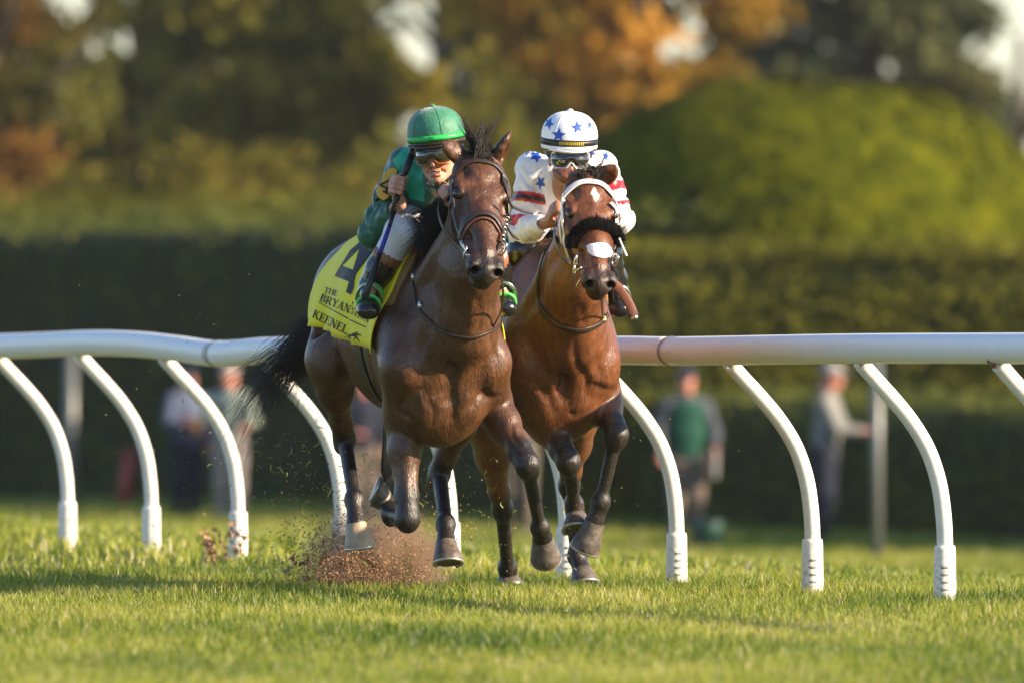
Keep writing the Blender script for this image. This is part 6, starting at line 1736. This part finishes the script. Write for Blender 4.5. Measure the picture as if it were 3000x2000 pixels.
spectator(1520, 141, 1.72, -.2, 'person in grey clothes seen behind the legs of the bay horse', 'cloth_grey', 'cloth_khaki', 'cap_pale', armL=((.08, .26, 1.14), (.24, .12, 1.12)))
# ------------------------------------------------------------------ thrown turf and dust
mat('soil', (.25, .145, .085), .95, .05, noise=(60, .7, (.40, .25, .15)))
g4 = np.random.default_rng(3)
def grains(name, C, size, m, label, g, cat='dirt'):
    n = len(C); T = np.array([[1, 1, 1], [1, -1, -1], [-1, 1, -1], [-1, -1, 1]], float) * .5
    A = g.normal(0, 1, (n, 3, 3)); U, _, Vt = np.linalg.svd(A); Rm = U @ Vt
    V = np.einsum('kj,nij->nki', T, Rm) * np.broadcast_to(size, (n,))[:, None, None] * g.uniform(.6, 1.4, (n, 4, 1)) + C[:, None]
    Fq = (np.arange(n)[:, None, None] * 4 + np.array([[[0, 1, 2], [0, 3, 1], [0, 2, 3], [1, 3, 2]]])).reshape(-1, 3)
    o = new_obj(name, mesh_np(V.reshape(-1, 3), Fq, False, name), m); tag(o, label, cat, kind='stuff'); return o
def spray(n, px, py, sx, sy, d, sd, skew=0):
    x = g4.normal(0, 1, n); y = g4.normal(0, 1, n); dd = d + g4.normal(0, sd, n)
    X = px + x * sx + skew * y; Y = py + y * sy
    return np.stack([(X - 1500) / F_PX * dd, dd, np.maximum(CAM_H - (Y - 888) / F_PX * dd, .0)], 1)
C = np.concatenate([spray(7000, 1090, 1668, 90, 46, 59.2, .12), spray(4500, 1000, 1660, 70, 46, 59.2, .12), spray(2600, 1010, 1600, 110, 75, 59.3, .2), spray(2600, 1120, 1560, 170, 120, 59.3, .3), spray(1200, 1000, 1690, 50, 12, 59.0, .08)])
grains('flying_soil', C, .0024 * g4.uniform(.35, 1.7, len(C)) ** 1.9, MATS['soil'], 'spray of brown soil thrown up behind the leading horse', g4)
C = np.concatenate([spray(90, 612, 1600, 10, 34, 64.5, .05, 6), spray(60, 650, 1590, 30, 30, 64.5, .1), spray(14, 880, 1660, 40, 22, 59.3, .1), spray(40, 985, 1650, 45, 40, 59.2, .1)])
grains('turf_clods', C, (.012 * g4.uniform(.3, 1.6, len(C)) ** 1.5), MATS['soil'], 'larger dark clods of earth in the air by the hooves', g4)
C = np.concatenate([spray(260, 1150, 1450, 330, 190, 59.4, .6), spray(260, 650, 1300, 260, 200, 60, .8), spray(120, 1650, 1400, 260, 220, 59, .5)])
grains('fine_specks', C, .0034 * g4.uniform(.5, 1.5, len(C)), MATS['soil'], 'scattered specks of soil hanging in the air', g4)
n = 330; C = np.concatenate([spray(150, 1080, 1610, 110, 70, 59.2, .25), spray(110, 1150, 1480, 210, 130, 59.3, .4), spray(70, 900, 1400, 200, 150, 59.6, .5)])
V = []; Fc = []
for c in C:
    b = len(V); d = g4.normal(0, 1, 3); d /= np.linalg.norm(d); e = np.cross(d, g4.normal(0, 1, 3)); e /= np.linalg.norm(e); ln = g4.uniform(.012, .045); w = g4.uniform(.0012, .0024); k = np.cross(d, e)
    for t in (-1, -.3, .4, 1): V += [c + d * ln * t / 2 + k * ln * .35 * t * t - e * w, c + d * ln * t / 2 + k * ln * .35 * t * t + e * w]
    for i in range(3): Fc.append((b + 2 * i, b + 2 * i + 1, b + 2 * i + 3, b + 2 * i + 2))
me = mesh_np(np.array(V), Fc, True, 'torn_grass'); add_attr(me, 'tint', np.repeat(g4.uniform(.3, 1, len(C)), 8))
o = new_obj('torn_grass', me, gm); tag(o, 'torn grass blades tumbling in the air round the horse hooves', 'grass', kind='stuff')
dm = bpy.data.materials.new('dust'); dm.use_nodes = True; N = dm.node_tree.nodes; L = dm.node_tree.links; N.remove(N['Principled BSDF'])
pv = N.new('ShaderNodeVolumePrincipled'); pv.inputs['Color'].default_value = (.85, .56, .38, 1); pv.inputs['Anisotropy'].default_value = .2
tc = N.new('ShaderNodeTexCoord'); nz = N.new('ShaderNodeTexNoise'); nz.inputs['Scale'].default_value = 2.6; nz.inputs['Detail'].default_value = 5; L.new(tc.outputs['Object'], nz.inputs['Vector'])
vl = N.new('ShaderNodeVectorMath'); vl.operation = 'LENGTH'; L.new(tc.outputs['Object'], vl.inputs[0])
mr = N.new('ShaderNodeMapRange'); mr.interpolation_type = 'SMOOTHERSTEP'; mr.inputs[1].default_value = .95; mr.inputs[2].default_value = .0; mr.inputs[3].default_value = 0; mr.inputs[4].default_value = 1; L.new(vl.outputs['Value'], mr.inputs[0])
m2 = N.new('ShaderNodeMapRange'); m2.inputs[1].default_value = .40; m2.inputs[2].default_value = .66; L.new(nz.outputs[0], m2.inputs[0])
mu = N.new('ShaderNodeMath'); mu.operation = 'MULTIPLY'; L.new(mr.outputs[0], mu.inputs[0]); L.new(m2.outputs[0], mu.inputs[1])
mk = N.new('ShaderNodeMath'); mk.operation = 'MULTIPLY'; mk.inputs[1].default_value = 52; L.new(mu.outputs[0], mk.inputs[0]); L.new(mk.outputs[0], pv.inputs['Density']); L.new(pv.outputs[0], N['Material Output'].inputs['Volume'])
o = MB().ball((0, 0, 0), 1.0, 20, 12).build('dust_cloud', dm); p = WP(1110, 1640, 59.35); o.location = p; o.scale = (.40, .38, .34); tag(o, 'cloud of brown dust kicked up behind the leading horse', 'dust', kind='stuff')
SC.cycles.volume_step_rate = 2

C = []
for (vx, vy, vr) in DIVOTS:
    k = 70; a = g4.uniform(0, 6.28, k); r = vr * np.sqrt(g4.random(k)) * 1.1
    px_, py_ = vx + r * np.cos(a), vy + 2 * r * np.sin(a); C.append(np.stack([px_, py_, ground_z(px_, py_) + g4.uniform(0, .012, k)], 1))
C = np.concatenate(C); grains('hoof_divots', C, .009 * g4.uniform(.4, 1.5, len(C)), MATS['soil'], 'torn hoof divots of bare soil scattered over the turf', g4)
